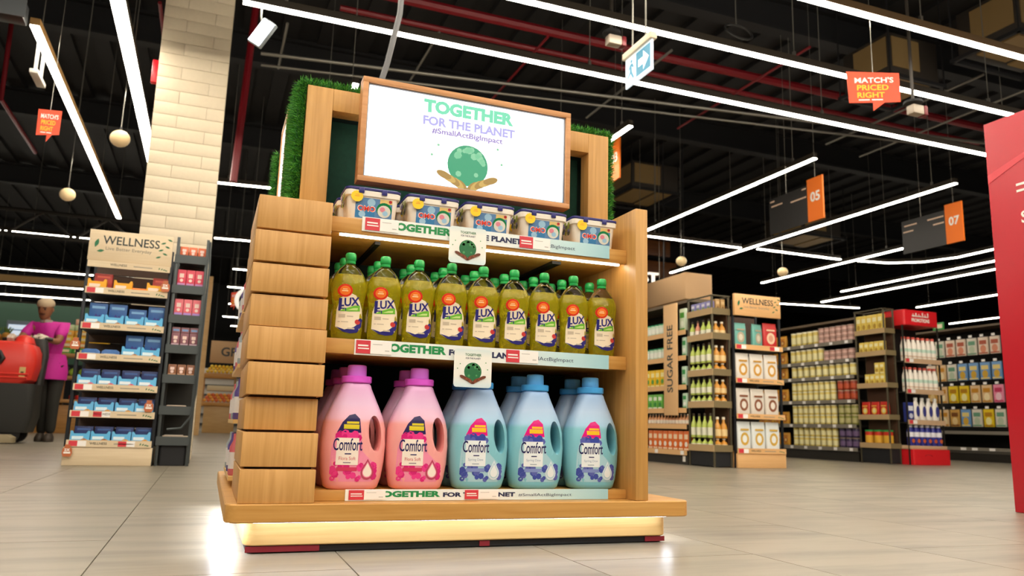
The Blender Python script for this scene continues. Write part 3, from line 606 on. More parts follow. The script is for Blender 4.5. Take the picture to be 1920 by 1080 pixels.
# ================================================================ dish soap bottles
def soap():
    t = thing('soap_bottle', 'x', 'bottle')
    LQ = mat('yellow_liquid', (.66, .59, .02), .05, trans=.72, ior=1.36, bump=.5, nscale=30.)
    CLR = mat('clear_plastic', (.93, .97, .93), .04, trans=1., ior=1.22)
    W = [(0, .036), (.004, .041), (.03, .0445), (.07, .0425), (.1, .0435), (.13, .048), (.15, .0505), (.165, .0498), (.178, .0455), (.193, .039), (.207, .029), (.217, .018), (.222, .0125)]
    def sec(z):
        a = interp(W, z); b = a*.64; return [(a*math.copysign(abs(math.cos(k*math.pi/14))**(2/2.3), math.cos(k*math.pi/14)), b*math.copysign(abs(math.sin(k*math.pi/14))**(2/2.3), math.sin(k*math.pi/14)), z) for k in range(28)]
    part(MB().loft([sec(z) for z in (0, .004, .015, .03, .055, .08, .1, .11, .125, .14, .15, .16, .168, .175, .182, .1885)]), 'body', LQ, t)
    part(MB().loft([sec(z) for z in (.189, .193, .2, .207, .212, .217, .222, .229)]), 'shoulder', CLR, t)
    part(MB().lathe([(.0135, .222), (.0148, .2235), (.0148, .229), (.013, .2305), (.0148, .232), (.016, .237), (.0156, .2485), (.0125, .254), (.004, .2555)], 18), 'cap', mat('green_cap', '1f9a4c', .3), t)
    m = MB()
    def fr(u, v): a = interp(W, v); return a*.64*max(0., 1-min(.999, abs(u)/a)**2.3)**(1/2.3)
    F = lambda lv: (lambda u, v: (u, -fr(u, v)-.0004*lv, v))
    m.flat([(-.032, .035), (-.014, .022), (.005, .018), (.022, .022), (.033, .04), (.035, .065), (.032, .09), (.024, .112), (.014, .127), (.002, .132), (-.024, .118), (-.031, .085)], F(1), 0, 5)
    m.flat([(-.032, .036), (-.014, .022), (.005, .018), (.022, .022), (.033, .04), (.034, .056), (.012, .036), (-.01, .028)], F(2), 1, 3)
    m.rect(-.003, .028, .03, .034, F(3), 6, 1); m.disc(.022, .052, .0075, F(3), 2, 9, cuts=0); m.disc(.03, .058, .006, F(3.4), 1, 8)
    m.disc(-.014, .139, .0185, F(2), 3, 20, cuts=2); m.disc(-.014, .139, .0135, F(3), 4, 18, cuts=1); m.rect(-.022, -.007, .1365, .1395, F(4), 5, 1); m.rect(-.02, -.009, .142, .144, F(4), 5, 1)
    f = F(3); m.text('LUX', -.026, .092, .05, lambda u, v: f(u, v+(u+.026)*.14), 1, .03, .024, sk=-.05)
    m.text('L', -.0275, .081, .019, f, 1, .05, .036)
    m.flat([(-.026, .08), (-.01, .089), (.012, .098), (.026, .1), (.027, .083), (.0, .08)], F(2), 7, 2); m.flat([(-.006, .0835), (.008, .09), (.021, .092), (.02, .0855)], F(3), 8, 1)
    m.rect(-.026, -.01, .062, .072, F(2), 6, 1); m.rect(-.006, .01, .065, .068, F(2), 6, 1); m.rect(-.027, -.002, .049, .0515, F(2), 6, 1)
    m.v = [(p[0]*1.13+.001, p[1]-.0006-.0018*min(1, abs(p[0])/.04)**3*0, p[2]) for p in m.v]
    m.v = [(u, -fr(u, z)-(-fr((u-.001)/1.13, z)-y)-.0003, z) for u, y, z in m.v]
    part(m, 'label', [mat('soap_print_%d' % k, c, .25) for k, c in enumerate(('ecdcc2', '2c2a78', 'c23c3a', 'd92f1c', 'f0782a', 'ffd9a0', 'c2b29c', '6fb53a', 'c4e08a'))], t)
    return Proto(t)
sp_ = soap(); names = ('nearest the stepped boards', 'second from the stepped boards', 'third from the stepped boards', 'fourth from the stepped boards under the card', 'in the very middle of the row', 'fourth from the right post', 'third from the right post', 'second from the right post', 'nearest the right post')
for c in range(9):
    for r in range(3):
        sp_.put((.338+.0984*c-.004*r, 2.163+.078*r, .5519), 0, 'yellow dish soap bottle, %s, %s' % (names[c], ('front row', 'second row', 'back row')[r]), 'dish soap bottles on the middle shelf', (.965, .965, .965))

# ================================================================ capsule tubs
def tub():
    t = thing('capsule_tub', 'x', 'tub'); WT = mat('tub_white', 'efe6da', .35)
    def ring(w_, d_, z, r=.014): return [(*p, z) for p in rrect(-w_, w_, -d_, d_, r, 4)]
    part(MB().loft([ring(.066, .046, 0), ring(.068, .048, .003), ring(.073, .053, .074), ring(.073, .053, .0745), ring(.079, .058, .076), ring(.08, .059, .09), ring(.078, .057, .0925)]), 'body', WT, t)
    part(MB().loft([ring(.079, .058, .093), ring(.0805, .0595, .0945), ring(.0805, .0595, .1), ring(.076, .055, .1025)]), 'lid', mat('navy_lid', '2c2a72', .35), t)
    for x in (-.036, .03): part(MB().box(x-.008, x+.008, -.063, -.0598, .082, .1, 0, .0015), 'clip', mat('navy_lid', '2c2a72', .35), t)
    m = MB(); F = lambda lv: (lambda u, v: (u, -.048-(v-.003)*.0704-.0005-.0003*lv, v))
    m.rect(-.05, .056, .008, .071, F(0), 0); m.rect(-.05, .006, .008, .03, F(1), 1); m.disc(-.005, .058, .012, F(1), 2, 12); m.disc(-.03, .02, .01, F(1.4), 2, 9)
    m.text('OMO', -.044, .0285, .052, F(2), 4, .035, .019); m.text('OMO', -.042, .0305, .048, F(3), 3, .022, .015)
    m.rect(.02, .056, .058, .071, F(1), 5); m.disc(.033, .039, .0225, F(2), 6, 20); m.disc(.033, .034, .019, F(3), 7, 18); m.disc(.028, .04, .008, F(4), 8, 10); m.disc(.036, .029, .008, F(4), 2, 10); m.disc(.05, .066, .005, F(3), 9, 8)
    part(m, 'label', [mat('tub_print_%d' % k, c, .25) for k, c in enumerate(('5f86b4', '3f7db0', '9cc2dc', 'e23b2e', 'f7ded0', 'e2c27c', '157a44', 'd8d6cc', 'e08a9a', 'b03338'))], t)
    m = MB(); f = lambda u, v: (u, -.0533, v); n = 26
    m.flat([(-.048+(.0165+(.0012 if k % 2 else 0))*math.cos(2*math.pi*k/n), .071+(.0165+(.0012 if k % 2 else 0))*math.sin(2*math.pi*k/n)) for k in range(n)], lambda u, v: (u, -.0608, v), 0)
    m.rect(-.055, -.041, .07, .073, lambda u, v: (u, -.0611, v), 1); m.rect(-.053, -.043, .075, .0775, lambda u, v: (u, -.0611, v), 1)
    part(m, 'sticker', [mat('sticker_yellow', 'f3c915', .4), mat('sticker_orange', 'e8a11a', .4)], t)
    m = MB()
    for k in range(14): m.disc(-.03+.06*random.random(), .045+.04*random.random(), random.uniform(.005, .01), lambda u, v: (-.0795-random.random()*.0008, u, v), k % 3, 6)
    part(m, 'side_print', [mat('leaf_print', '8f9a2c', .5), mat('lilac_print', '7a74a8', .5), mat('dark_print', '39412a', .5)], t)
    return Proto(t)
tp = tub()
for c in range(5):
    for r in range(2):
        if c == 4 and r: continue
        tp.put((.385+.1745*c-.004*r, 2.182+.128*r, .8884), 0, 'white capsule tub with navy lid on the top shelf, %s, %s' % (('leftmost', 'second from left', 'middle one', 'fourth from left', 'by the post')[c], ('front row', 'back row')[r]), 'capsule tubs on the top shelf', (.98, .95, .93))
# packs on the left flank of the stand
sm = {}
for k, z in enumerate((.16, .33, .5, .67)):
    part(MB().box(.076, .1115, 2.56, 3.15, z-.012, z), 'side_shelf', OAKP, st, True)
    for j in range(3):
        cc = ('c9646a', '5b4a86', '9aa3a8')[(k+j) % 3]
        if cc not in sm: sm[cc] = MProto(MB().lathe([(.016, 0), (.018, .004), (.018, .085), (.009, .105), (.009, .125), (.004, .127)], 12, 0, 1, 1).lathe([(.0183, .02), (.0183, .07)], 12, 1), 'small_bottle', [mat('flank_'+cc, cc, .35), mat('flank_label', 'd8d0cc', .4)], 'bottle')
        sm[cc].put((.0928, 2.62+.2*j, z+.0004), 0, '%s small bottle on the stand left flank, %s shelf up, %s' % (({'c9646a': 'red', '5b4a86': 'purple', '9aa3a8': 'grey'})[cc], ('first', 'second', 'third', 'fourth')[k], ('nearest the camera', 'middle one', 'farthest back')[j]))
# ================================================================ left: wellness end rack
BEIGE = wood('beige_laminate', 'dac6a6', 'd2bc9a', 0); INK_D = mat('dark_ink', '2b3436', .5); LEAF = mat('leaf_ink_dark', '1f6b45', .5); INK_G = mat('grey_ink', '8b8479', .5); RACK = mat('rack_blue_black', '23262c', .45, .3)
def leaf(mb, u, v, L, a, f, m=0, wd=.32):
    P = []
    for k in range(9): s = k/8; P.append((s*L, wd*L*math.sin(math.pi*s)*.6))
    P += [(p[0], -p[1]) for p in P[-2:0:-1]]
    c, s_ = math.cos(a), math.sin(a); mb.flat([(u+p[0]*c-p[1]*s_, v+p[0]*s_+p[1]*c) for p in P], f, m)
def header(t, x0, x1, y, z0, z1, strip=True):
    h = z1-z0; w_ = x1-x0
    part(MB().box(x0, x1, y, y+.03, z0, z1, 0, .002), 'header_panel', BEIGE, t, True)
    f = XZ(x0, y-.0012, z0); m = MB()
    m.text('WELLNESS', w_*.16, h*.55, w_*.68, f, 0, .012, h*.28); m.text('Live Better Everyday', w_*.2, h*.33, w_*.55, f, 2, .0, h*.14)
    leaf(m, w_*.075, h*.42, h*.3, R(75), f, 1); leaf(m, w_*.1, h*.3, h*.22, R(10), f, 1)
    for k in range(6): leaf(m, w_*(.93-.012*k), h*(.9-.12*k), h*.17, R(200 if k % 2 else -20), f, 1, .28)
    part(m, 'lettering', [INK_D, LEAF, INK_G], t, True)
def edge(t, x0, x1, y, z, h, tags, name='edge_strip', text=True):
    s = part(MB().box(x0, x1, y, y+.008, z-h, z), name, BEIGE, t, True); m = MB(); f = XZ(0, y-.0008, z-h); w_ = x1-x0
    if text:
        m.text('WELLNESS', x0+w_*.27, h*.35, w_*.2, f, 3, .01, h*.35); m.rect(x0+w_*.55, x0+w_*.78, h*.42, h*.55, f, 2)
        for k in range(4): leaf(m, x0+w_*(.86+.025*k), h*.3, h*.42, R(70-25*k), f, 4)
    for a in tags: m.rect(x0+w_*a, x0+w_*(a+.1), h*.1, h*.88, f, 0).rect(x0+w_*(a+.1), x0+w_*(a+.2), h*.1, h*.88, f, 1)
    q = sub(m, 'tags', [TAGR, TAGW, INK_G, INK_D, LEAF], s)
wl = thing('wellness_rack', 'beige wellness end rack with blue biscuit packs beside the pillar', 'display rack', (-.6, 6.2, 0))
header(wl, -.862, -.332, 5.955, 1.385, 1.6)
edge(wl, -.855, -.334, 5.948, 1.383, .045, ())
for x in (-.866, -.343):
    for y in (5.985, 6.36): part(MB().box(x, x+.022, y, y+.03, 0, 1.5, 0, .002), 'upright', RACK, wl, True)
for k in range(13): part(MB().box(-.842, -.34, 6.33, 6.345, .15+k*.1, .15+k*.1+.092), 'back_slat', mat('slat_brown', '57443a', .6), wl, True)
SH = [1.2, .955, .745, .54, .362, .168]
for k, z in enumerate(SH):
    if k < 5: part(MB().box(-.842, -.34, 5.965, 6.329, z-.05, z-.03), 'shelf', RACK, wl, True)
    edge(wl, -.85, -.334, 5.953, z, .045, ((.02, .75), (.02,), (.02,), (.02,), (.02, .27), (.03, .6))[k][:1 if k < 4 else 2])
part(MB().box(-.864, -.326, 5.962, 6.34, 0.001, .122, 0, .002).box(-.842, -.34, 5.965, 6.329, .122, .138), 'base', BEIGE, wl, True)
def tray(c0, c1, c2, n):
    """open fronted carton with raised sides"""
    m = MB(); o = [(-.058, 0), (.058, 0), (.058, .088), (.046, .09), (.036, .072), (-.036, .072), (-.046, .09), (-.058, .088)]
    sheet(m, o, .004, lambda u, v, d: (u, d, v), 0)
    m.box(-.058, -.054, .004, .05, 0, .08, 0).box(.054, .058, .004, .05, 0, .08, 0).box(-.054, .054, .004, .05, 0, .006, 0).box(-.05, .05, .01, .045, .006, .066, 3)
    f = XZ(0, -.0006, 0); m.rect(-.048, .02, .034, .054, f, 1); m.rect(-.044, -.01, .02, .027, f, 1); m.disc(.024, .022, .021, f, 2, 12, .018); m.disc(.04, .018, .015, XZ(0, -.0009, 0), 2, 10)
    return MProto(m, 'biscuit_tray', [mat(n+'_a', c0, .4), mat(n+'_b', c1, .4), mat(n+'_c', c2, .4), mat(n+'_d', '3f78b8', .4)], 'snack pack')
def card(c0, c1, h, n, wd=.112):
    m = MB().box(-wd/2, wd/2, 0, .06, 0, h, 0, .002); f = XZ(0, -.0008, 0)
    m.rect(-wd*.36, wd*.36, h*.78, h*.88, f, 1); m.flat([(-wd*.3, h*.3), (wd*.3, h*.3), (wd*.1, h*.55), (0, h*.48), (-wd*.12, h*.58)], f, 2)
    return MProto(m, 'display_box', [mat(n+'_a', c0, .4), mat(n+'_b', c1, .4), mat(n+'_c', '39307e', .4)], 'box')
tb, tpk, tor = tray('5fb2e2', 'd9eef8', 'b5764a', 'tray_brown'), tray('66b6e4', 'e4eef6', 'e0567e', 'tray_pink'), tray('67b4e4', 'dcecf6', 'd8983e', 'tray_oat')
ty = tray('f2a81c', 'f6d9c4', 'd8b12a', 'tray_yellow'); db = card('235a9c', '7fb0dc', .172, 'box_blue'); dd = card('1c2f6a', '4a6aa8', .14, 'box_navy'); rb = card('b03026', 'e2604a', .1, 'box_red')
pos4 = ('first from the left', 'second from the left', 'third from the left', 'rightmost'); rown = ('top shelf', 'second shelf', 'third shelf', 'fourth shelf', 'fifth shelf', 'bottom shelf')
X4 = [-.775, -.653, -.527, -.405]
for k, z in enumerate(SH):
    zz = z-.0296 if k < 5 else .1384
    for j, x in enumerate(X4):
        l = '%s, left wellness rack, %s, %s'
        if k == 0:
            if j != 2:
                ty.put((x+(.03 if j == 1 else -.01), 5.975, zz), 0, l % ('yellow snack tray', rown[k], pos4[j]))
                if j != 1: rb.put((x+.02, 6.03, zz), 0, l % ('red carton behind yellow trays', rown[k], pos4[j]), None, (1, 1, 1.35))
            else: MProto(MB().box(-.05, .05, 0, .08, 0, .025, 0, .004).box(-.048, .048, .004, .076, .0252, .046, 0, .004), 'biscuit_sleeve', [mat('orange_foil', 'e8801e', .4)], 'snack pack').put((x+.01, 5.98, zz), 0, 'pair of flat orange biscuit sleeves on top shelf of the wellness rack')
            continue
        p = {1: tb, 2: tb, 3: tpk, 4: tor, 5: tb if j < 2 else tor}[k]
        if k == 2 and j < 2:
            m = MB().loft([[(u*s, v*.05+.05, h) for u, v in rrect(-.058, .058, -.8, .8, .02, 3)] for s, h in ((.9, 0), (1., .02), (.95, .05), (.6, .062))], 0)
            m.rect(-.04, .03, .018, .034, XZ(0, .0085, 0), 1)
            solo(m, 'biscuit_bag', [mat('bag_blue', '4d78b8', .35, bump=.5, nscale=40), mat('bag_white', 'cfe0ee', .4)], 'slumped blue biscuit bag on third shelf of the wellness rack, %s' % pos4[j], 'snack pack', (x, 5.98, zz)); continue
        p.put((x, 5.97, zz), 0, l % (('light blue biscuit tray', 'light blue biscuit tray', 'light blue biscuit tray', 'pink printed biscuit tray', 'oat biscuit tray', 'light blue biscuit tray')[k], rown[k], pos4[j]))
        (db if k in (1, 2) else dd).put((x+.012, 6.03, zz), 0, l % ('dark blue carton behind trays', rown[k], pos4[j]), None, (1, 1, 1.0 if k != 1 or j != 2 else .85) if k < 3 else (1, 1, .95 if k == 3 else .85))
def multi_tag(x, y, z, l):
    t = thing('offer_tag', l, 'tag', (x, y, z))
    part(sheet(MB(), [(-.022, .0), (.022, .0), (.03, .02), (.028, .05), (.016, .062), (.016, .078), (-.016, .078), (-.016, .062), (-.028, .05), (-.03, .02)], .003, lambda u, v, d: (u, d, v)), 'tag', mat('tag_brown', 'b8653c', .45), t)
    m = MB().rect(-.02, .02, .02, .03, XZ(0, -.0008, 0), 0); m.text('2X', -.017, .034, .034, XZ(0, -.0008, 0), 0, .03, .018); part(m, 'print', INK_W, t)
multi_tag(-.352, 5.935, 1.2, 'brown two for offer tag beside the yellow snack trays'); multi_tag(-.865, 5.935, .765, 'brown two for offer tag on the left edge of the third shelf')
multi_tag(-.375, 5.94, .365, 'brown two for offer tag at the right end of the fifth shelf'); multi_tag(-.835, 5.935, .06, 'brown two for offer tag low on the beige base')
# ---------------------------------------------------------------- narrow grey side rack
sr = thing('side_rack', 'narrow dark grey metal tray rack beside the wellness rack', 'tray rack', (-.21, 6.2, 0))
RG = mat('rack_grey', '4a4f50', .45, .4)
for x in (-.3, -.1):
    for y in (6.03, 6.36): part(MB().box(x-.01, x+.01, y-.012, y+.012, 0, 1.62, 0, .002), 'upright', RG, sr, True)
part(MB().tube([(-.085, 6.0, 1.6), (-.075, 5.98, 1.4), (-.085, 5.98, .5), (-.105, 5.99, .34), (-.16, 6.0, .26), (-.25, 6.0, .25)], .008, 6), 'guard_rail', RG, sr, True)
TR = [1.49, 1.27, 1.055, .84, .63, .41, .2]
for z in TR:
    part(MB().box(-.29, -.11, 6.04, 6.35, z-.022, z-.012).box(-.314, -.1, 6.008, 6.017, z-.06, z).box(-.29, -.11, 6.017, 6.04, z-.022, z-.0125), 'tray', RG, sr, True)
part(slab(-.287, -.113, 6.03, 6.33, .001, .14, .02), 'floor_bin', BLACK, sr, True)
part(MB().box(-.29, -.11, 6.352, 6.36, .2, 1.58), 'back_board', mat('side_back', '2a2824', .7), sr, True)
def carton(n, c, c2, wd, h, d=.06):
    m = MB().box(-wd/2, wd/2, 0, d, 0, h, 0, .002); f = XZ(0, -.0008, 0); m.rect(-wd*.5+.003, wd*.5-.003, h*.06, h*.24, f, 1); m.rect(-wd*.25, wd*.25, h*.55, h*.78, f, 2); m.disc(0, h*.4, wd*.2, f, 2, 10)
    return MProto(m, 'carton', [mat(n+'_a', c, .4), mat(n+'_b', c2, .4), mat(n+'_c', 'f0d2c8', .4)], 'carton')
rows = ((0, carton('c_orange', 'd9693f', 'e8d8d0', .055, .08), 'orange carton', 1), (1, carton('c_red', 'e0475e', 'c98ac0', .057, .13), 'coral red carton', 2), (2, carton('c_pink', 'e8707c', 'b08ad0', .057, .13), 'salmon pink carton', 1),
        (3, carton('c_mauve', '8a5560', 'c8a8b4', .055, .1), 'mauve carton', 1), (4, carton('c_brown', '8f5a3c', 'c89a78', .055, .085), 'brown carton', 1))
third = ('left', 'middle', 'right')
for k, p, nm, rr in rows:
    for j in range(3):
        for r in range(rr): p.put((-.257+.06*j, 6.05+.075*r, TR[k]-.0116), 0, '%s on the narrow grey side rack, %s one%s' % (nm, third[j], ' behind' if r else ''))
for j in range(3): MProto(MB().box(-.027, .027, 0, .05, 0, .04, 0, .002).rect(-.02, .02, .012, .026, XZ(0, -.0008, 0), 1), 'flat_carton', [mat('fc', '9a6a72', .4), mat('fc2', '7aa0d0', .4)], 'carton').put((-.257+.06*j, 6.05, TR[3]+.0892), 0, 'small flat carton stacked on the mauve cartons of the side rack, %s one' % third[j])
for k in (5, 6):
    m = MB(); rnd = random.Random(k)
    for j in range(5): m.box(-.075+j*.004, .075-j*.003, j*.012, .14+j*.01, .004*j+.0004, .004*j+.0038, j % 2)
    solo(m, 'leaflet_stack', [mat('paper_white', 'e3d9c8', .7), mat('paper_print', 'b59a86', .7)], 'stack of white leaflets on the %s tray of the side rack' % ('sixth' if k == 5 else 'lowest'), 'leaflets', (-.21, 6.06, TR[k]-.0116))

# ================================================================ worker and floor scrubber
def skin(name, V, Ed, Rd, mats, parent, sub_=2, extra=None, root=0):
    me = bpy.data.meshes.new(name); me.from_pydata([tuple(v) for v in V], Ed, []); o = bpy.data.objects.new(name, me); COL.objects.link(o)
    md = o.modifiers.new('s', 'SKIN'); md.use_smooth_shade = True
    for k, d in enumerate(me.skin_vertices[0].data):
        r = Rd[k]; d.radius = r if isinstance(r, tuple) else (r, r); d.use_root = (k == root)
    s = o.modifiers.new('u', 'SUBSURF'); s.levels = sub_; s.render_levels = sub_
    bpy.context.view_layer.update(); nm = bpy.data.meshes.new_from_object(o.evaluated_get(bpy.context.evaluated_depsgraph_get())); bpy.data.objects.remove(o)
    m = MB(); m.add([v.co[:] for v in nm.vertices], [list(p.vertices) for p in nm.polygons], 0)
    if extra: extra(m)
    return part(m, name, mats, parent)
SKIN = mat('skin_brown', '8a5a3c', .55); HAIR = mat('hair_black', '17120f', .7)
pr = thing('person', 'worker in magenta polo shirt, white gloves and hair net pushing a floor scrubber', 'person', (-1.85, 11.1, 0))
J = dict(pel=(0, 0, .92), spi=(-.03, -.03, 1.1), che=(-.075, -.06, 1.29), nek=(-.105, -.085, 1.45), hd=(-.115, -.1, 1.55),
         ls=(.095, -.11, 1.385), le=(.085, -.27, 1.19), lh=(-.055, -.42, 1.225), rs=(-.255, -.02, 1.39), re=(-.34, -.19, 1.2), rh=(-.36, -.4, 1.215),
         lhip=(.085, -.02, .87), lk=(.075, -.05, .48), la=(.08, .0, .085), rhip=(-.085, .03, .87), rk=(-.03, -.01, .48), ra=(-.03, .1, .085))
A = list(J); V = [Vector(J[k]) for k in A]; ix = {k: i for i, k in enumerate(A)}
E_ = [('pel', 'spi'), ('spi', 'che'), ('che', 'nek'), ('nek', 'hd'), ('che', 'ls'), ('ls', 'le'), ('le', 'lh'), ('che', 'rs'), ('rs', 're'), ('re', 'rh'), ('pel', 'lhip'), ('lhip', 'lk'), ('lk', 'la'), ('pel', 'rhip'), ('rhip', 'rk'), ('rk', 'ra')]
RD = dict(pel=(.1, .08), spi=(.095, .08), che=(.11, .085), nek=.055, hd=.055, ls=.062, le=.042, lh=.03, rs=.062, re=.042, rh=.03, lhip=.088, lk=.058, la=.04, rhip=.088, rk=.058, ra=.04)
def rot_pts(P, a, tilt, c):
    m = Matrix.Rotation(a, 3, 'Z') @ Matrix.Rotation(tilt, 3, 'X'); return [tuple(m @ Vector(p)+Vector(c)) for p in P]
HC = (-.12, -.115, 1.605); HA, HT = R(-14), R(14)
def head(m):
    h = MB(); prof = [(-.112, .02, .03, -.035), (-.1, .042, .045, -.03), (-.075, .056, .062, -.018), (-.045, .066, .078, -.006), (-.01, .072, .088, 0), (.03, .075, .095, .006), (.065, .068, .088, .01), (.092, .05, .066, .012), (.108, .022, .03, .012)]
    h.loft([[(a*math.cos(k*math.pi/9), c+b*math.sin(k*math.pi/9), z) for k in range(18)] for z, a, b, c in prof], 0)
    h.loft([[(-.006, -.086, .012), (.006, -.086, .012), (.004, -.08, .014), (-.004, -.08, .014)], [(-.013, -.088, -.03), (.013, -.088, -.03), (.01, -.07, -.028), (-.01, -.07, -.028)], [(-.008, -.106, -.027), (.008, -.106, -.027), (.008, -.08, -.034), (-.008, -.08, -.034)]], 0)
    for s in (-1, 1):
        h.sphere((s*.03, -.078, .006), .012, 8, 2, 1, .7, .7); h.box(s*.03-.018, s*.03+.018, -.093, -.08, .022, .029, 1); h.sphere((s*.076, .012, -.008), .026, 8, 0, .35, .7, 1)
    h.box(-.024, .024, -.086, -.07, -.064, -.056, 3, .002); h.box(-.03, .03, -.088, -.075, -.05, -.043, 1)
    h.v = [tuple(c*1.08 for c in p) for p in h.v]; m.add(rot_pts(h.v, HA, HT, HC), h.f, 0); n = len(h.f); m.m[-n:] = h.m
skin('body', V, [(ix[a], ix[b]) for a, b in E_], [RD[k] for k in A], [SKIN, HAIR, mat('eye_dark', '1d1512', .3), mat('lip', '6b3a30', .5)], pr, 2, head)
def subset(keys, grow, name, m_, cutlast=None, extra=None):
    idx = {k: i for i, k in enumerate(keys)}; vv = [Vector(J[k]) for k in keys]
    if cutlast:
        for k, (a, s) in cutlast.items(): vv[idx[k]] = Vector(J[a]).lerp(Vector(J[k]), s)
    rr = [tuple(x+grow for x in RD[k]) if isinstance(RD[k], tuple) else RD[k]+min(grow, .018) for k in keys]
    return skin(name, vv, [(idx[a], idx[b]) for a, b in E_ if a in idx and b in idx], rr, m_, pr, 2, extra)
PINK = mat('magenta_polo', 'c0208e', .7, bump=.3, nscale=30)
def hem(m):
    m.lathe([(.2, .75), (.205, .85), (.185, .97), (.16, 1.06)], 20, 0, 1, .92, (-.01, -.015, 0))
shirt = subset(['pel', 'spi', 'che', 'nek', 'ls', 'le', 'rs', 're'], .038, 'polo_shirt', PINK, {'le': ('ls', .72), 're': ('rs', .72), 'nek': ('che', .82)}, hem)
sub(MB().lathe([(.066, 1.425), (.078, 1.44), (.068, 1.475)], 16, 0, 1, .95, (-.1, -.08, 0)), 'collar', mat('collar_grey', '8a7f78', .7), shirt)
subset(['pel', 'lhip', 'lk', 'la', 'rhip', 'rk', 'ra'], .02, 'trousers', mat('dark_trousers', '26241f', .8))
for a in ('la', 'ra'):
    x, y, z = J[a]; part(MB().loft([[(x+u*s, y-.055+v*s, zz) for u, v in rrect(-.048, .048, -.13, .11, .045, 4)] for s, zz in ((.96, .001), (1, .03), (.92, .06), (.6, .1))]), 'shoe', mat('shoe_dark', '3a3026', .6), pr)
NET = mat('hair_net', 'b8a284', .8, bump=.6, nscale=120)
hn = MB().lathe([(.083, .03), (.09, .045), (.088, .075), (.074, .1), (.045, .122), (.01, .128)], 18, 0, 1, 1.12, (0, .01, 0)); hn.v = [tuple(c*1.08 for c in p) for p in hn.v]; hn.v = rot_pts(hn.v, HA, HT, HC); part(hn, 'hair_net', NET, pr)
GLV = mat('white_glove', 'cdbfae', .7)
for s, k, e in ((1, 'lh', 'le'), (-1, 'rh', 're')):
    h = Vector(J[k]); d = (h-Vector(J[e])).normalized(); sd = d.cross(Vector((0, 0, 1))).normalized(); up = sd.cross(d)
    m = MB().tube([h-d*.05, h-d*.01, h+d*.03, h+d*.065], [.036, .036, .04, .036], 10)
    for q in range(4):
        b = h+d*.06+sd*(.028-.0185*q); L = (.85, 1, .95, .75)[q]
        m.tube([b, b+d*.03*L, b+d*.045*L-up*.025, b+d*.025*L-up*.048, b-up*.052], [.0105, .0105, .01, .0095, .008], 7)
    b = h+sd*.034*(-s)+d*.015; m.tube([b, b+d*.025-up*.02-sd*s*.008, b+d*.045-up*.04], [.012, .011, .009], 7)
    part(m, 'glove', GLV, pr)
# scrubber
fs = thing('floor_scrubber', 'red and black walk-behind floor scrubbing machine at far left', 'floor scrubber', (-2.4, 10.45, 0))
SRED = mat('scrubber_red', 'd8352a', .35); SBL = mat('scrubber_black', '262522', .5)
def rb_loft(spec, n=4): return MB().loft([[(*p, z) for p in rrect(x0, x1, y0, y1, r, n)] for x0, x1, y0, y1, r, z in spec])
part(rb_loft([(-3.0, -1.93, 10.14, 10.66, .09, .66), (-3.02, -1.88, 10.12, 10.68, .1, .7), (-3.02, -1.85, 10.12, 10.68, .11, .86), (-3.02, -1.86, 10.12, 10.68, .11, 1.02), (-3.0, -1.9, 10.15, 10.65, .1, 1.1), (-2.9, -2.0, 10.2, 10.6, .1, 1.13)]), 'tank', SRED, fs, True)
part(MB().tube([(-3.02, 10.118, .76), (-1.9, 10.118, .76)], .014, 6).tube([(-3.02, 10.118, .72), (-1.91, 10.118, .72)], .012, 6), 'tank_rib', SRED, fs, True)
part(rb_loft([(-2.12, -1.93, 10.25, 10.55, .07, 1.12), (-2.1, -1.95, 10.28, 10.52, .06, 1.19), (-2.07, -1.99, 10.33, 10.47, .035, 1.215)]), 'filler_cap', SRED, fs, True)
part(rb_loft([(-3.0, -1.86, 10.16, 10.66, .06, .12), (-3.0, -1.82, 10.14, 10.68, .06, .3), (-3.0, -1.83, 10.14, 10.68, .08, .659)]), 'chassis', SBL, fs, True)
part(rb_loft([(-1.9, -1.83, 10.5, 10.69, .03, .66), (-1.88, -1.81, 10.52, 10.69, .03, 1.0), (-2.0, -1.83, 10.54, 10.7, .05, 1.15), (-2.0, -1.85, 10.55, 10.7, .05, 1.2)]), 'console', SBL, fs, True)
part(MB().tube([(-2.32, 10.74, 1.19), (-2.22, 10.69, 1.2), (-1.9, 10.67, 1.22), (-1.8, 10.7, 1.21)], .02, 8), 'handlebar', SBL, fs, True)
part(MB().tube([(-2.5, 10.1, 1.0), (-2.3, 10.095, 1.04), (-2.19, 10.09, 1.0), (-2.16, 10.09, .93), (-2.19, 10.09, .87)], [.012, .014, .016, .03, .024], 8), 'drain_hose', mat('hose_black', '1b1b1b', .4), fs, True)
part(MB().box(-1.99, -1.93, 10.116, 10.119, .72, .84).box(-1.975, -1.945, 10.113, 10.1155, .75, .79, 1), 'sticker', [mat('sticker_tan', 'd2b070', .5), mat('sticker_dark', '5a4526', .5)], fs, True)
part(MB().lathe([(.03, 0), (.03, .012), (.02, .016)], 14), 'knob', mat('knob_cream', 'd9cbb0', .5), fs).location = (.17, -.33, .42)
for x in (-2.75, -2.02):
    for y in (10.2, 10.62):
        w_ = MB().lathe([(.06, -.03), (.1, -.025), (.1, .025), (.06, .03)], 18); w_.v = [(x+p[0], y+p[2], .101+p[1]) for p in w_.v]; part(w_, 'wheel', mat('tyre', '1a1816', .7), fs, True)
part(rb_loft([(-2.75, -1.93, 9.98, 10.13, .03, .012), (-2.75, -1.93, 9.98, 10.13, .03, .07), (-2.7, -1.98, 10.0, 10.12, .03, .1)]), 'squeegee', mat('squeegee_tan', '8f8062', .6), fs, True)
part(rb_loft([(-2.35, -2.1, 10.05, 10.2, .03, .1), (-2.3, -2.15, 10.1, 10.25, .03, .28)]), 'squeegee_arm', SBL, fs, True)

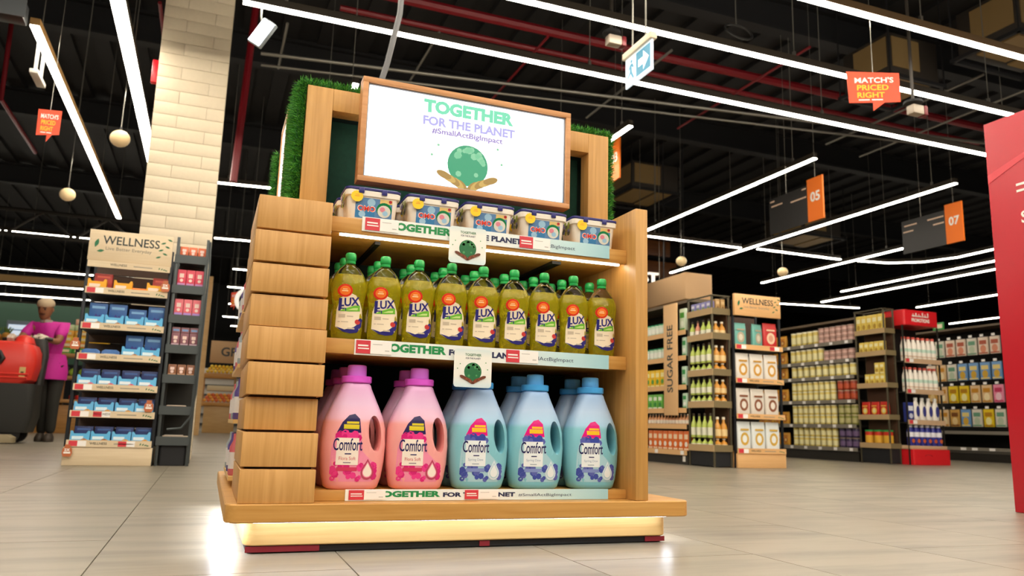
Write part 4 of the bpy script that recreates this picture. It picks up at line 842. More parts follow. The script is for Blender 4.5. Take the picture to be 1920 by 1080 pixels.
# ================================================================ far left: produce
PW = wood('produce_wood', 'b98444', '9c6c34', 0)
ps = thing('produce_shelf', 'wooden produce shelf behind the worker', 'shelf', (-2.7, 16.2, 0))
for z in (1.36, .96, .54): part(MB().box(-3.4, -1.7, 16.0, 16.5, z, z+.06, 0, .004), 'shelf_board', PW, ps, True)
for x in (-3.4, -2.55, -1.76): part(MB().box(x, x+.06, 16.44, 16.5, 0, 1.36), 'post', PW, ps, True)
part(MB().box(-3.4, -1.7, 16.1, 16.5, 0, .5, 0, .004), 'base', PW, ps, True)
cb = {}
for k, (c, n) in enumerate((('3f9a3c', 'green'), ('e08a24', 'orange'), ('efc02a', 'yellow'), ('e9a838', 'amber'), ('c9d9a4', 'pale green'), ('f0b89c', 'peach'))):
    p = MProto(MB().box(-.14, .14, 0, .3, 0, .105, 0, .006).rect(-.1, .1, .03, .075, XZ(0, -.001, 0), 1), 'fruit_carton', [mat('fcarton_%d' % k, c, .5), mat('fcarton_p%d' % k, 'e8d8b0', .5)], 'carton')
    for j in range(3+(2 if k < 3 else 0) - (1 if k > 4 else 0)): p.put((-1.95-.29*j, 16.1, 1.4205+.1058*k), 0, '%s fruit carton stacked on the produce shelf behind the worker, %s from the right' % (n, ('first', 'second', 'third', 'fourth', 'fifth')[j]))
gb = MProto(MB().sphere((0, 0, .07), .07, 12, 0, 1, 1, 1.0).sphere((.02, 0, .14), .03, 8, 1), 'lettuce', [mat('lettuce', '9ab83a', .6, bump=.8, nscale=25), mat('lettuce_d', '5f8a2a', .6)], 'lettuce')
for j in range(4): gb.put((-1.85-.16*j, 16.12, 1.0205), 0, 'bright green lettuce on the produce shelf behind the worker, %s from the right' % ('first', 'second', 'third', 'fourth')[j])
rp_ = MProto(MB().lathe([(.01, 0), (.035, .005), (.045, .04), (.04, .075), (.012, .08)], 10).tube([(0, 0, .078), (.005, 0, .1)], .006, 5, 1), 'red_pepper', [mat('pepper_red', 'c8281e', .3), mat('pepper_stem', '3f7a2a', .6)], 'pepper')
for j in range(6): rp_.put((-1.8-.1*j, 16.1, .6004), 0, 'red pepper on the lower produce shelf behind the worker, %s from the right' % ('first', 'second', 'third', 'fourth', 'fifth', 'sixth')[j])
pn = MB().lathe([(.03, 0), (.06, .02), (.07, .08), (.06, .14), (.03, .165)], 12, 0)
for k in range(9): a = k*2.4; pn.tube([(0, 0, .16), (.03*math.cos(a), .03*math.sin(a), .21), (.06*math.cos(a), .06*math.sin(a), .25+.01*(k % 3))], [.012, .01, .002], 5, 1)
pp = MProto(pn, 'pineapple', [mat('pineapple', 'c98a2c', .6, bump=.9, nscale=40), mat('pineapple_leaf', '5f7a34', .6)], 'pineapple')
pst = thing('produce_crate', 'wooden crate table under the pineapples at far left', 'crate', (-3.5, 15.4, 0)); part(MB().box(-3.9, -3.15, 15.2, 15.6, 1.4, 1.5, 0, .004), 'crate', PW, pst, True)
for x in (-3.85, -3.25): part(MB().box(x, x+.05, 15.35, 15.45, 0, 1.4), 'leg', PW, pst, True)
for j in range(3):
    for r in range(2): pp.put((-3.27-.17*j, 15.3+.18*r, 1.5004), 0, 'pineapple on the crate at far left, %s, %s' % (('rightmost', 'middle', 'left')[j], ('front', 'back')[r]))
ch = thing('chiller_cabinet', 'far white lit chiller cabinet left of the worker head', 'chiller', (-3.9, 20, 0))
part(MB().box(-4.3, -3.75, 20, 20.6, 0, 2.35, 0, .01), 'body', mat('chiller_grey', '6a7480', .5), ch, True)
for k in range(3): part(MB().box(-4.25, -3.8, 19.96, 19.998, 1.9+.13*k, 2.0+.13*k), 'lit_shelf', mat('chiller_lit', 'c9d6e6', .4, emit=.6), ch, True)
struct(MB().box(-9, -2.9, 22.9, 23, 1.6, 3.1), 'trim_7', mat('dark_green_panel', '0f3322', .6), 'dark green wall panel far left')
struct(MB().box(-10, -.3, 18.4, 18.5, 3.0, 3.12), 'trim_8', mat('beige_beam', 'a5824c', .6), 'beige beam far left')
# fruit stand seen between rack and display
ft = thing('fruit_stand', 'light wooden fruit stand between wellness rack and display', 'fruit stand', (.25, 20.3, 0))
LW = wood('light_wood', 'cda36a', 'bd9258', 0)
part(MB().box(-.08, .62, 20.05, 20.7, .001, .63, 0, .006), 'base', LW, ft, True)
part(MB().box(-.17, .72, 20, 20.75, .631, .72, 0, .006), 'tray', wood('tray_wood', 'c68a40', 'b07830', 0), ft, True)
part(MB().box(-.13, .55, 20.3, 20.75, 1.3, 1.42, 0, .006), 'upper_tray', wood('tray_wood', 'c68a40', 'b07830', 0), ft, True)
part(MB().box(-.05, .6, 20.25, 20.7, 1.0, 1.12, 0, .006), 'middle_crate', mat('crate_pale', 'd9c49c', .6), ft, True)
for x in (-.16, .56): part(MB().box(x, x+.05, 20.68, 20.74, .72, 1.42), 'post', PW, ft, True)
for c, n, x0, nx, z, r, cat in (('e8b420', 'mango', -.07, 8, 1.4204, .042, 'fruit'), ('e0703a', 'tomato', -.08, 9, .7204, .045, 'fruit')):
    p = MProto(MB().sphere((0, 0, r), r, 10, 0, 1, 1, .92).tube([(0, 0, r*1.85), (0, 0, r*2.05)], .006, 5, 1), n, [mat('fruit_'+n, c, .45), mat('fruit_stem', '4a7a2c', .6)], cat)
    p2 = MProto(MB().sphere((0, 0, r), r, 10, 0, 1, 1, .92), n, [mat('fruit2_'+n, 'efca3a' if n == 'mango' else 'e8a03c', .45)], cat)
    for row in range(3):
        for j in range(nx-row):
            (p if (j+row) % 2 else p2).put((x0+.088*j+.044*row, (20.36 if n == 'mango' else 20.08)+.05*row, z+.065*row), 0, '%s on the far fruit stand, %s layer of its heap, %s from left' % ('yellow mango' if n == 'mango' else 'tomato', ('bottom', 'middle', 'top')[row], ('first', 'second', 'third', 'fourth', 'fifth', 'sixth', 'seventh', 'eighth', 'ninth')[j]), '%s heap on the fruit stand' % n)
t = thing('department_sign', 'far beige sign board with dark letters GRA behind the fruit stand', 'sign', (.45, 21, 1.72))
part(MB().box(-.5, .75, 0, .06, 0, .55, 0, .005), 'board', mat('sign_tan', 'b58f66', .6), t); part(MB().text('GRA', -.25, .17, .62, XZ(0, -.002, 0), 0, .02), 'lettering', INK_D, t)
for x in (-.45, .7): part(MB().tube([(x, .03, .55), (x, .03, 3.93)], .008, 5), 'rod', BLACK, t)
t = thing('hanging_letter', 'big white letter O hanging left of the display', 'letter', (.42, 13, 2.0))
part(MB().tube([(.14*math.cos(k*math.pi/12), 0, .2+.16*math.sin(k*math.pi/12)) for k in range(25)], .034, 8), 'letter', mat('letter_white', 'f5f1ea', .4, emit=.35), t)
part(MB().tube([(0, 0, .38), (0, 0, 3.65)], .004, 5), 'wire', STEEL, t)
struct(MB().box(-.4, 2.2, 24, 24.3, 0, 1.75), 'trim_9', mat('far_white_shelf', 'c9c0b4', .6), 'far pale shelving')
for k in range(6): struct(MB().box(-.4, 2.2, 23.9, 23.999, .15+.27*k, .21+.27*k), 'trim_%d' % (10+k), DGREY)
struct(MB().box(-.28, -.12, 16.9, 17.1, 0, 3.2), 'trim_16', LW, 'light wooden post behind the side rack')
# ================================================================ right: shelving
GND = mat('gondola_dark', '2b2722', .5, .2); GEDGE = mat('edge_grey', '8c8478', .45, .3)
def gondola(name, label, x, y0, y1, shelves, top, depth=.45, edgem=None, base=.16):
    """shelf run whose shelves face -X, from y0 (near) to y1 (far)"""
    t = thing(name, label, 'shelving', (x+depth/2, (y0+y1)/2, 0))
    part(MB().box(x+.02, x+depth, y0, y1, .001, base-.04, 0), 'base', GND, t, True)
    part(MB().box(x+depth-.03, x+depth, y0, y1, base, top), 'back_panel', mat('gondola_back', '1f1b17', .7), t, True)
    for z in shelves:
        part(MB().box(x+.01, x+depth-.031, y0+.004, y1-.004, z-.03, z), 'shelf', GND, t, True)
        part(MB().box(x, x+.0095, y0+.004, y1-.004, z-.045, z+.006), 'edge_strip', edgem or GEDGE, t, True)
    for y in (y0, y1-.03): part(MB().box(x+depth-.06, x+depth-.031, y, y+.03, 0.001, top), 'upright', GND, t, True)
    part(MB().box(x+.1, x+depth, y0, y1, top, top+.03), 'top_rail', mat('rail_brown', '6a5a48', .5), t, True)
    return t
def shelf_tags(t, x, ys, z, w_=.06):
    for y in ys: part(MB().box(x-.002, x-.0005, y, y+w_, z-.04, z), 'price_label', TAGW, t, True)
RX = -math.pi/2
ORD = ('first', 'second', 'third', 'fourth', 'fifth', 'sixth', 'seventh', 'eighth', 'ninth', 'tenth', 'eleventh', 'twelfth')
def line(p, n, x, y0, dy, z, label, group, rz=RX, stack=1, h=0., sc=None):
    for s in range(stack):
        for k in range(n):
            l = label if n == 1 else '%s%s, %s from near end' % (label, (', %s layer' % ('lower', 'upper' if stack == 2 else 'middle', 'top')[s]) if stack > 1 else '', (ORD+('thirteenth',))[k])
            p.put((x, y0+dy*k, z+.0005+s*h), rz, l, group, sc)
def jar(n, body, lab, lid, r, h, neck=.8):
    m = MB().lathe([(r*.92, 0), (r, h*.04), (r, h*.84), (r*neck, h*.88), (r*neck, h*.9)], 12, 0).lathe([(r*1.015, h*.18), (r*1.015, h*.66)], 12, 1).lathe([(r*neck*1.08, h*.9), (r*neck*1.08, h), (r*neck*.9, h*1.005)], 12, 2)
    return MProto(m, n, [mat(n+body, body, .35), mat(n+lab+'l', lab, .4), mat(n+lid+'c', lid, .35)], 'jar')
def pack(n, c, c2, c3, wd, h, d, cat='pack'):
    m = MB().box(-wd/2, wd/2, 0, d, 0, h, 0, min(.006, wd*.1)); f = XZ(0, -.0012, 0); m.rect(-wd*.36, wd*.36, h*.58, h*.82, f, 1); m.disc(0, h*.32, wd*.3, f, 2, 10); m.rect(-wd*.44, wd*.44, h*.04, h*.12, f, 1)
    return MProto(m, n, [mat(n+c, c, .4), mat(n+c2+'1', c2, .4), mat(n+c3+'2', c3, .4)], cat)
def bag(n, c, c2, c3, wd, h, d=.05):
    def sec(z, a, b): return [(*p, z) for p in [(u, v) for u, v in rrect(-a, a, -b, b, min(a, b)*.9, 3)]]
    m = MB().loft([sec(0, wd*.46, d*.42), sec(h*.1, wd*.49, d*.5), sec(h*.5, wd*.5, d*.5), sec(h*.85, wd*.49, d*.28), sec(h*.95, wd*.48, d*.06), sec(h, wd*.5, d*.05)], 0)
    f = lambda u, v: (u, -d*.52, v); m.disc(0, h*.42, wd*.3, f, 1, 14, h*.22); m.disc(0, h*.42, wd*.17, lambda u, v: (u, -d*.53, v), 2, 12, h*.13); m.rect(-wd*.3, wd*.3, h*.7, h*.76, f, 1)
    return MProto(m, n, [mat(n+c, c, .35), mat(n+c2+'1', c2, .4), mat(n+c3+'2', c3, .4)], 'bag')
def bottle(n, body, lab, capc, r, h):
    m = MB().lathe([(r*.9, 0), (r, h*.03), (r, h*.5), (r*.75, h*.63), (r*.36, h*.74), (r*.34, h*.88)], 10, 0).lathe([(r*1.02, h*.1), (r*1.02, h*.42)], 10, 1).lathe([(r*.42, h*.88), (r*.42, h*.99), (r*.3, h)], 10, 2)
    return MProto(m, n, [mat(n+body, body, .25), mat(n+lab+'l', lab, .4), mat(n+capc+'c', capc, .4)], 'bottle')
PEACH = mat('peach_edge', 'dcae78', .5)
# ---------------------------------------------------------------- sugar free run
G1X = 4.6; S1 = [1.4, 1.24, 1.12, .82, .585, .407, .15]
g1 = gondola('sugar_free_shelving', 'long shelf run with sugar free post just right of the display', G1X, 6.95, 10.2, [1.385, 1.115, .81, .57, .405, .14], 1.7, edgem=PEACH)
part(MB().box(G1X-.02, G1X-.006, 7.08, 7.34, .5, 1.69, 0, .002), 'post_panel', mat('peach_panel', 'e2b683', .55), g1, True)
m = MB(); V_, F_, tw, th = font_mesh('SUGAR FREE', .015); k_ = .72/tw
m.add([(G1X-.0215, 7.21-.05+p[1]*k_*1.15, .74+p[0]*k_) for p in V_], F_, 0, False)
for i in range(len(m.v)): m.v[i] = (m.v[i][0], m.v[i][1], m.v[i][2])
part(m, 'lettering', INK_D, g1, True)
jg = jar('green_lid_jar', 'cfe0cc', 'e6e8dc', '2a9a68', .035, .12, 1.0)
pyw = pack('yellow_carton', 'eec21e', 'f6e6a0', '5a9a3c', .09, .19, .06, 'carton'); pgw = pack('green_carton', '6fb84c', 'eaf2e0', '2f8a3c', .09, .19, .06, 'carton'); pmt = pack('mint_carton', 'c9e2cc', '3f9a58', 'f4f6ee', .08, .2, .06, 'carton')
por = pack('orange_carton', 'e2702c', 'f4d8b4', 'f0e6d8', .09, .2, .06, 'carton'); sq = bottle('sauce_bottle', 'd89a6c', 'f0e2d0', 'e8dcc8', .026, .11); plf = pack('leafy_carton', 'd2e0c4', '4f9a3a', 'e8f0dc', .11, .24, .06, 'carton')
line(jg, 9, G1X+.05, 7.4, .08, 1.385, 'white jar with green lid, top shelf of sugar free shelving', 'green lid jars, top row', RX, 1)
line(jg, 9, G1X+.05, 7.4, .08, 1.385, 'white jar with green lid stacked higher, top of sugar free shelving', 'green lid jars, stacked row', RX, 2, .128) if False else None
line(plf, 1, G1X+.03, 7.05, .12, 1.385, 'leafy pale green carton right of the sugar free post, top shelf', None)
line(jg, 8, G1X+.05, 7.42, .085, 1.115, 'white jar with green lid, second shelf of sugar free shelving', 'green lid jars, second row')
line(pmt, 1, G1X+.03, 7.02, .1, 1.115, 'mint carton right of the sugar free post, second shelf', None)
line(pyw, 6, G1X+.03, 7.45, .1, .81, 'yellow carton on the third shelf of sugar free shelving', 'yellow cartons, third shelf'); line(pmt, 1, G1X+.03, 7.03, .1, .81, 'mint carton right of the sugar free post, third shelf', None)
line(pgw, 4, G1X+.03, 7.5, .1, .57, 'green carton, fourth shelf of sugar free shelving', 'green cartons, fourth shelf', sc=(1, 1, .85)); line(pmt, 1, G1X+.03, 7.38, .1, .57, 'mint carton left of the sugar free post, fourth shelf', None, sc=(1, 1, .8)); line(pmt, 1, G1X+.03, 7.02, .1, .57, 'mint carton right of the sugar free post, fourth shelf', None, sc=(1, 1, .8))
line(sq, 13, G1X+.05, 6.99, .062, .405, 'small amber sauce bottle, fifth sugar free shelf', 'sauce bottles, fifth shelf')
line(por, 8, G1X+.03, 7.0, .1, .14, 'orange carton on the bottom shelf of sugar free shelving', 'orange cartons, bottom shelf')
shelf_tags(g1, G1X, (7.0, 7.5), .14)
part(MB().box(G1X+.0185, G1X+.0195, 7.0, 7.05, .03, .09), 'sticker', WHITE, g1, True)
# ---------------------------------------------------------------- corner tray racks
def corner_rack(name, label, x0, x1, y0, y1, zs, top):
    t = thing(name, label, 'tray rack', ((x0+x1)/2, (y0+y1)/2, 0)); RB2 = mat('rack_brown', '57503f', .5, .3)
    for x in (x0, x1-.018):
        for y in (y0, y1-.018): part(MB().box(x, x+.018, y, y+.018, .001, top, 0, .002), 'upright', RB2, t, True)
    for z in zs:
        part(MB().box(x0+.005, x1-.005, y0+.005, y1-.005, z-.012, z), 'tray', RB2, t, True)
        part(MB().box(x0-.006, x0-.0005, y0-.006, y1, z-.03, z+.035), 'side_lip', mat('lip_tan', 'b89a70', .5), t, True)
        part(MB().box(x0, x1, y0-.006, y0-.0005, z-.03, z+.035), 'front_lip', mat('lip_olive', '7a6a4a', .5), t, True)
    part(MB().box(x0+.01, x1-.01, y0+.01, y1-.01, .01, zs[-1]-.03), 'foot', BLACK, t, True)
    part(MB().tube([(x0, y0, top), (x1, y0, top), (x1, y1, top), (x0, y1, top), (x0, y0, top)], .008, 6), 'top_rail', RB2, t, True)
    part(MB().box(x1-.03, x1-.019, y0+.02, y1-.02, zs[-1], top-.1), 'back_board', mat('rack_back_brown', '4a2f1c', .7), t, True)
    return t
CZS = [1.53, 1.28, .92, .605, .18]
corner_rack('juice_rack', 'brown wire tray rack of juice bottles between sugar free shelving and wellness rack', 4.615, 4.83, 6.5, 6.93, CZS, 1.69)
jb = bottle('juice_bottle', 'bccb62', 'e6e4cc', '4a4034', .03, .2); jo = bottle('amber_bottle', 'c98a34', 'e2c48c', 'e8dcc4', .036, .19); jp = bottle('pink_bottle', 'dd9478', 'f0dcd0', '6a4a3a', .03, .2)
nm5 = ('top', 'second', 'third', 'fourth', 'lowest')
for k, z in enumerate(CZS):
    if k == 0:
        pl_ = pack('lilac_box', '8a86b8', 'd8d4e0', '6f9a5a', .07, .11, .05, 'box'); line(pl_, 4, 4.625, 6.57, .09, z, 'lilac tea box on the top tray of the juice rack', 'lilac boxes on the juice rack')
        pw = pack('kraft_box', 'b08a54', 'd0b080', '7a5a34', .05, .13, .05, 'box')
        for j in range(2): pw.put((4.70+.06*j, 6.515, z+.0005), 0, 'kraft box, top tray of the juice rack, %s one' % ('left', 'right')[j], 'kraft boxes on the juice rack')
        continue
    hh = (0, .9, 1., .86, 1.2)[k]; z_ = z
    if k > 1:
        for j in range(4): jb.put((4.65, 6.6+.095*j, z+.0005), RX, 'short green juice bottle, lower layer, %s tray of the juice rack, %s from near end' % (nm5[k], ORD[j]), 'short juice bottles, %s tray' % nm5[k], (1, 1, .5))
        for j in range(2): jo.put((4.69+.073*j, 6.545, z+.0005), 0, 'short amber bottle, lower layer, %s tray of the juice rack, %s one' % (nm5[k], ('left', 'right')[j]), 'short amber bottles, %s tray' % nm5[k], (1, 1, .5))
        z = z+.1005
    for j in range(4): (jp if k == 1 and j == 2 else jb).put((4.65, 6.6+.095*j, z+.0005), RX, 'green juice bottle, %s tray of the juice rack, %s from near end' % (nm5[k], ORD[j]) if not (k == 1 and j == 2) else 'pink juice bottle among green ones on the juice rack', 'green juice bottles, %s tray' % nm5[k], (1, 1, hh))
    for j in range(2): jo.put((4.69+.073*j, 6.545, z+.0005), 0, 'amber juice bottle, %s tray of the juice rack, %s one' % (nm5[k], ('left', 'right')[j]), 'amber juice bottles, %s tray' % nm5[k], (1, 1, hh*.9))
# ---------------------------------------------------------------- right wellness rack
wr = thing('wellness_rack', 'right beige wellness end rack with white cereal bags beside the juice rack', 'display rack', (5.12, 6.65, 0))
PB2 = wood('peach_laminate', 'e3b37c', 'dba96f', 0); BEIGE = PB2
header(wr, 4.838, 5.405, 6.43, 1.5, 1.72)
for x in (4.842, 5.41):
    for y in (6.47, 6.84): part(MB().box(x, x+.02, y, y+.025, 0.001, 1.66, 0, .002), 'upright', RACK, wr, True)
part(MB().box(4.865, 5.408, 6.85, 6.86, .16, 1.55), 'back_panel', mat('slat_brown', '57443a', .6), wr, True)
WS = [1.21, .875, .525, .19]
for k, z in enumerate(WS):
    if k < 3: part(MB().box(4.864, 5.408, 6.45, 6.849, z-.05, z-.03), 'shelf', RACK, wr, True)
    edge(wr, 4.845, 5.425, 6.436, z, .05, (.02, .72) if k == 0 else (.02,), text=k > 0)
part(MB().box(4.85, 5.43, 6.446, 6.86, .001, .138, 0, .002).box(4.864, 5.408, 6.46, 6.849, .138, .158), 'base', PB2, wr, True)
bteal = bag('teal_bag', '6fb0a4', 'b8a890', 'd8d0bc', .15, .25); bred = bag('red_bag', 'c83434', 'e8c8a8', 'd89a80', .17, .27)
bw1, bw2, bw3 = bag('cereal_bag', 'e3dcd2', 'd09a3e', 'ece4da', .165, .28), bag('cereal_bag', 'ddd4c8', '8a5438', 'e6ddd2', .165, .28), bag('cereal_bag', 'e0e4e2', 'd2a848', 'e8ebe8', .165, .29)
bteal.put((4.94, 6.5, 1.1805), 0, 'teal snack bag on the top shelf of the right wellness rack, left one'); bteal.put((5.15, 6.5, 1.1805), R(14), 'teal snack bag turned aside next to the red bag'); bred.put((5.31, 6.5, 1.1805), 0, 'red snack bag on the top shelf of the right wellness rack')
for k, b in ((1, bw1), (2, bw2), (3, bw3)):
    for j in range(3): b.put((4.955+.175*j, 6.495, (WS[k]-.0295 if k < 3 else .1585)), 0, '%s cereal bag on the %s shelf of the right wellness rack, %s one' % (('white and gold', 'white and brown', 'pale blue')[k-1], ('second', 'third', 'bottom')[k-1], third[j]))
# ---------------------------------------------------------------- yellow can aisle
G2X = 8.15; S2 = [1.64, 1.385, 1.16, .825, .49, .18]
g2 = gondola('aisle_shelving', 'long aisle shelf run full of yellow jars', G2X, 8.27, 13.0, S2, 1.93)
for z in S2: shelf_tags(g2, G2X, [8.35+.29*k for k in range(5)], z)
yt = jar('yellow_jar', 'e6d070', 'f2e8b0', 'f4eed0', .045, .2, .98); ysm = jar('yellow_jar', 'e6d070', 'f2e8b0', 'f4eed0', .042, .135, .98)
pk3 = jar('pink_jar', 'b98a7c', 'd8b0a4', 'c4aca0', .05, .072, 1.); rd = jar('red_jar', '9a3a22', 'c0512e', 'b89a80', .05, .135, .95); gn = jar('olive_jar', '8a8a3c', 'b8b078', 'c4b48c', .05, .135, .95); pu = jar('purple_jar', '3a2c4e', '6a5478', '8a7868', .05, .135, .95)
xx = G2X+.065
line(yt, 5, xx, 9.02, .115, 1.64, 'yellow jar on the top shelf of the aisle shelving', 'yellow jars, top shelf'); line(pk3, 6, xx, 8.34, .112, 1.64, 'small pinkish jar, aisle shelving, top shelf', 'pinkish jars, top shelf', RX, 3, .0735)
line(yt, 6, xx, 8.93, .115, 1.385, 'yellow jar on the second shelf of the aisle shelving', 'yellow jars, second shelf', sc=(1, 1, .95)); line(pk3, 5, xx, 8.35, .115, 1.385, 'small dusky jar, aisle shelving, second shelf', 'dusky jars, second shelf', RX, 2, .0735)
line(yt, 10, xx, 8.34, .128, 1.16, 'yellow jar on the third shelf of the aisle shelving', 'yellow jars, third shelf', sc=(1, 1, .85))
for k, (z, p2, n2) in enumerate(((.825, rd, 'red'), (.49, gn, 'olive'), (.18, pu, 'purple'))):
    line(ysm, 8, xx, 8.72, .112, z, 'yellow jar, aisle shelving, %s shelf' % ('fourth', 'fifth', 'bottom')[k], 'yellow jars, %s shelf' % ('fourth', 'fifth', 'bottom')[k], RX, 2, .138, None)
    line(p2, 3, xx, 8.34, .118, z, '%s jar, aisle shelving, %s shelf' % (n2, ('fourth', 'fifth', 'bottom')[k]), '%s jars, aisle shelving' % n2, RX, 2, .1365)
ob = bag('snack_bag', 'd89a34', 'b5561e', 'e8c470', .15, .2)
for k, z in enumerate(S2): line(ob, 5, xx, 9.72, .17, z, 'orange snack bag past the yellow jars, %s shelf' % ('top', 'second', 'third', 'fourth', 'fifth', 'bottom')[k], 'orange snack bags, shelf %s' % ('one', 'two', 'three', 'four', 'five', 'six')[k], sc=(1, 1, .92))
C2 = [1.71, 1.42, 1.0, .59, .225]
corner_rack('corner_rack', 'brown tray rack with yellow and red packs left of the promotions rack', 8.15, 8.33, 7.72, 8.22, C2, 2.0)
yp = pack('yellow_pack', 'e4c85c', 'f2e8b4', 'b08a2c', .085, .17, .05); ys2 = pack('yellow_pack', 'e4c85c', 'f2e8b4', 'b08a2c', .075, .16, .05); rbg = bag('red_crisp_bag', 'c22c20', 'f0c04a', 'e8e0a0', .14, .2); rgc = jar('red_can', 'cc3320', 'e8b038', '2f9a4a', .06, .2, .98)
line(yp, 5, 8.16, 7.79, .092, C2[0], 'tall yellow pack on the top tray of the corner rack', 'yellow packs, top tray', sc=(1, 1, 1.35)); line(ys2, 5, 8.16, 7.79, .085, C2[1], 'yellow pack on the second tray of the corner rack', 'yellow packs, second tray'); line(ys2, 4, 8.16, 7.8, .085, C2[2], 'yellow pack on the third tray of the corner rack', 'yellow packs, third tray', sc=(1, 1, .95)); line(ys2, 2, 8.16, 7.8, .085, C2[2]+.153, 'yellow pack stacked second high on the corner rack', 'stacked yellow packs', sc=(1, 1, .9))
line(rbg, 3, 8.2, 7.82, .155, C2[3], 'red crisp bag on the fourth tray of the corner rack', 'red crisp bags'); line(rgc, 3, 8.23, 7.82, .15, C2[4], 'red can with green lid on the corner rack', 'red cans with green lids')
# ---------------------------------------------------------------- promotions rack
pm = thing('promotions_rack', 'red topped promotions end rack with white and blue bottles', 'display rack', (8.67, 7.8, 0))
PRED = mat('promo_red', 'd81e26', .35); LIPC = mat('promo_lip', 'c8a684', .5)
hp = part(slab(8.345, 8.94, 7.57, 7.95, 1.785, 1.985, .03), 'header_box', PRED, pm, True)
m = MB(); f = XZ(8.345, 7.5685, 1.785); m.text('PROMOTIONS', .13, .045, .31, f, 0, .03, .05)
for u, w_, h in ((.14, .05, .02), (.2, .02, .05), (.23, .07, .018), (.315, .018, .06), (.345, .05, .018), (.41, .016, .06)): m.rect(u, u+w_, .115, .115+h, f, 0)
m.rect(.14, .42, .113, .121, f, 0)
for u in (.16, .26, .37): m.disc(u, .148, .008, f, 0, 8)
sub(m, 'lettering', INK_W, hp)
for x in (8.337, 8.945):
    for y in (7.6, 7.95): part(MB().box(x, x+.016, y, y+.016, .001, 1.784), 'upright', GND, pm, True)
part(MB().box(8.355, 8.943, 7.955, 7.965, .25, 1.78), 'back_panel', mat('promo_back', '241c1a', .7), pm, True)
PZ = [1.32, .925, .535]
for z in PZ:
    part(MB().box(8.355, 8.943, 7.595, 7.954, z-.015, z), 'shelf', GND, pm, True)
    s = part(MB().box(8.33, 8.965, 7.575, 7.59, z-.03, z+.03), 'edge_strip', LIPC, pm, True); sub(MB().rect(8.34, 8.4, z-.02, z+.025, XZ(0, 7.574, 0), 0).rect(8.4, 8.47, z-.02, z+.025, XZ(0, 7.574, 0), 1), 'tags', [TAGR, TAGW], s)
part(MB().box(8.34, 8.96, 7.575, 7.95, .196, .24, 0, .003), 'base_top', LIPC, pm, True)
b0 = part(slab(8.35, 8.98, 7.55, 7.95, .001, .195, .02), 'base', PRED, pm, True); sub(MB().tube([(8.6+.06*math.cos(a*.4), 7.548, .11+.02*math.sin(a*.4)) for a in range(9)], .003, 5), 'emblem', mat('emblem_dark', '9a0f18', .4), b0)
wb = MB().lathe([(.038, 0), (.042, .01), (.042, .2), (.024, .26), (.02, .285)], 12).lathe([(.0428, .12), (.0428, .16)], 12, 1).lathe([(.024, .285), (.024, .31), (.02, .315)], 10, 2).lathe([(.0428, .05), (.0428, .07)], 12, 3)
wbp = MProto(wb, 'milk_bottle', [mat('milk_white', 'eee6da', .35), mat('milk_green', 'bcd6c4', .4), mat('milk_red', 'd85a4a', .4), mat('milk_tan', 'd8bfa6', .4)], 'bottle')
for k in (0, 1):
    for j in range(7): wbp.put((8.395+.084*j, 7.65, PZ[k]+.0005), 0, 'white milk bottle, %s shelf of the promotions rack, %s from the left' % (('top', 'second')[k], ORD[j]), 'milk bottles, %s shelf' % ('top', 'second')[k])
db_ = MB().lathe([(.05, 0), (.055, .01), (.058, .12), (.05, .2), (.03, .26), (.022, .28)], 14, 0, 1, .6).lathe([(.024, .28), (.024, .31), (.02, .315)], 10, 2)
db_.disc(0, .14, .03, lambda u, v: (u, -.0352, v), 1, 16, .07)
dbp = MProto(db_, 'detergent_bottle', [mat('det_white', 'ece6dc', .35), mat('det_blue', '3c3f86', .4), mat('det_cap', 'e4e0d8', .4)], 'bottle')
for j in range(4): dbp.put((8.54+.112*j, 7.65, PZ[2]+.0005), 0, 'white detergent bottle with blue oval label on the promotions rack, %s from the left' % ORD[j])
bp_ = pack('blue_carton', '2f3a86', 'e8e8f0', 'd0d4e4', .11, .25, .07, 'carton'); bp_.put((8.42, 7.62, PZ[2]+.0005), 0, 'blue and white carton left of the white detergent bottles')
bb = MB().lathe([(.038, 0), (.042, .01), (.042, .19), (.026, .23)], 12).lathe([(.028, .23), (.028, .265), (.024, .27)], 10, 1).lathe([(.0428, .11), (.0428, .17)], 12, 1); bb.disc(0, .06, .026, lambda u, v: (u, -.0432, v), 2, 12)
bbp = MProto(bb, 'blue_bottle', [mat('bb_blue', '2c2f8a', .35), mat('bb_white', 'e6e4ea', .4), mat('bb_orange', 'c8602c', .4)], 'bottle')
for j in range(6): bbp.put((8.41+.096*j, 7.64, .2405), 0, 'dark blue bottle on the base of the promotions rack, %s from the left' % ORD[j])
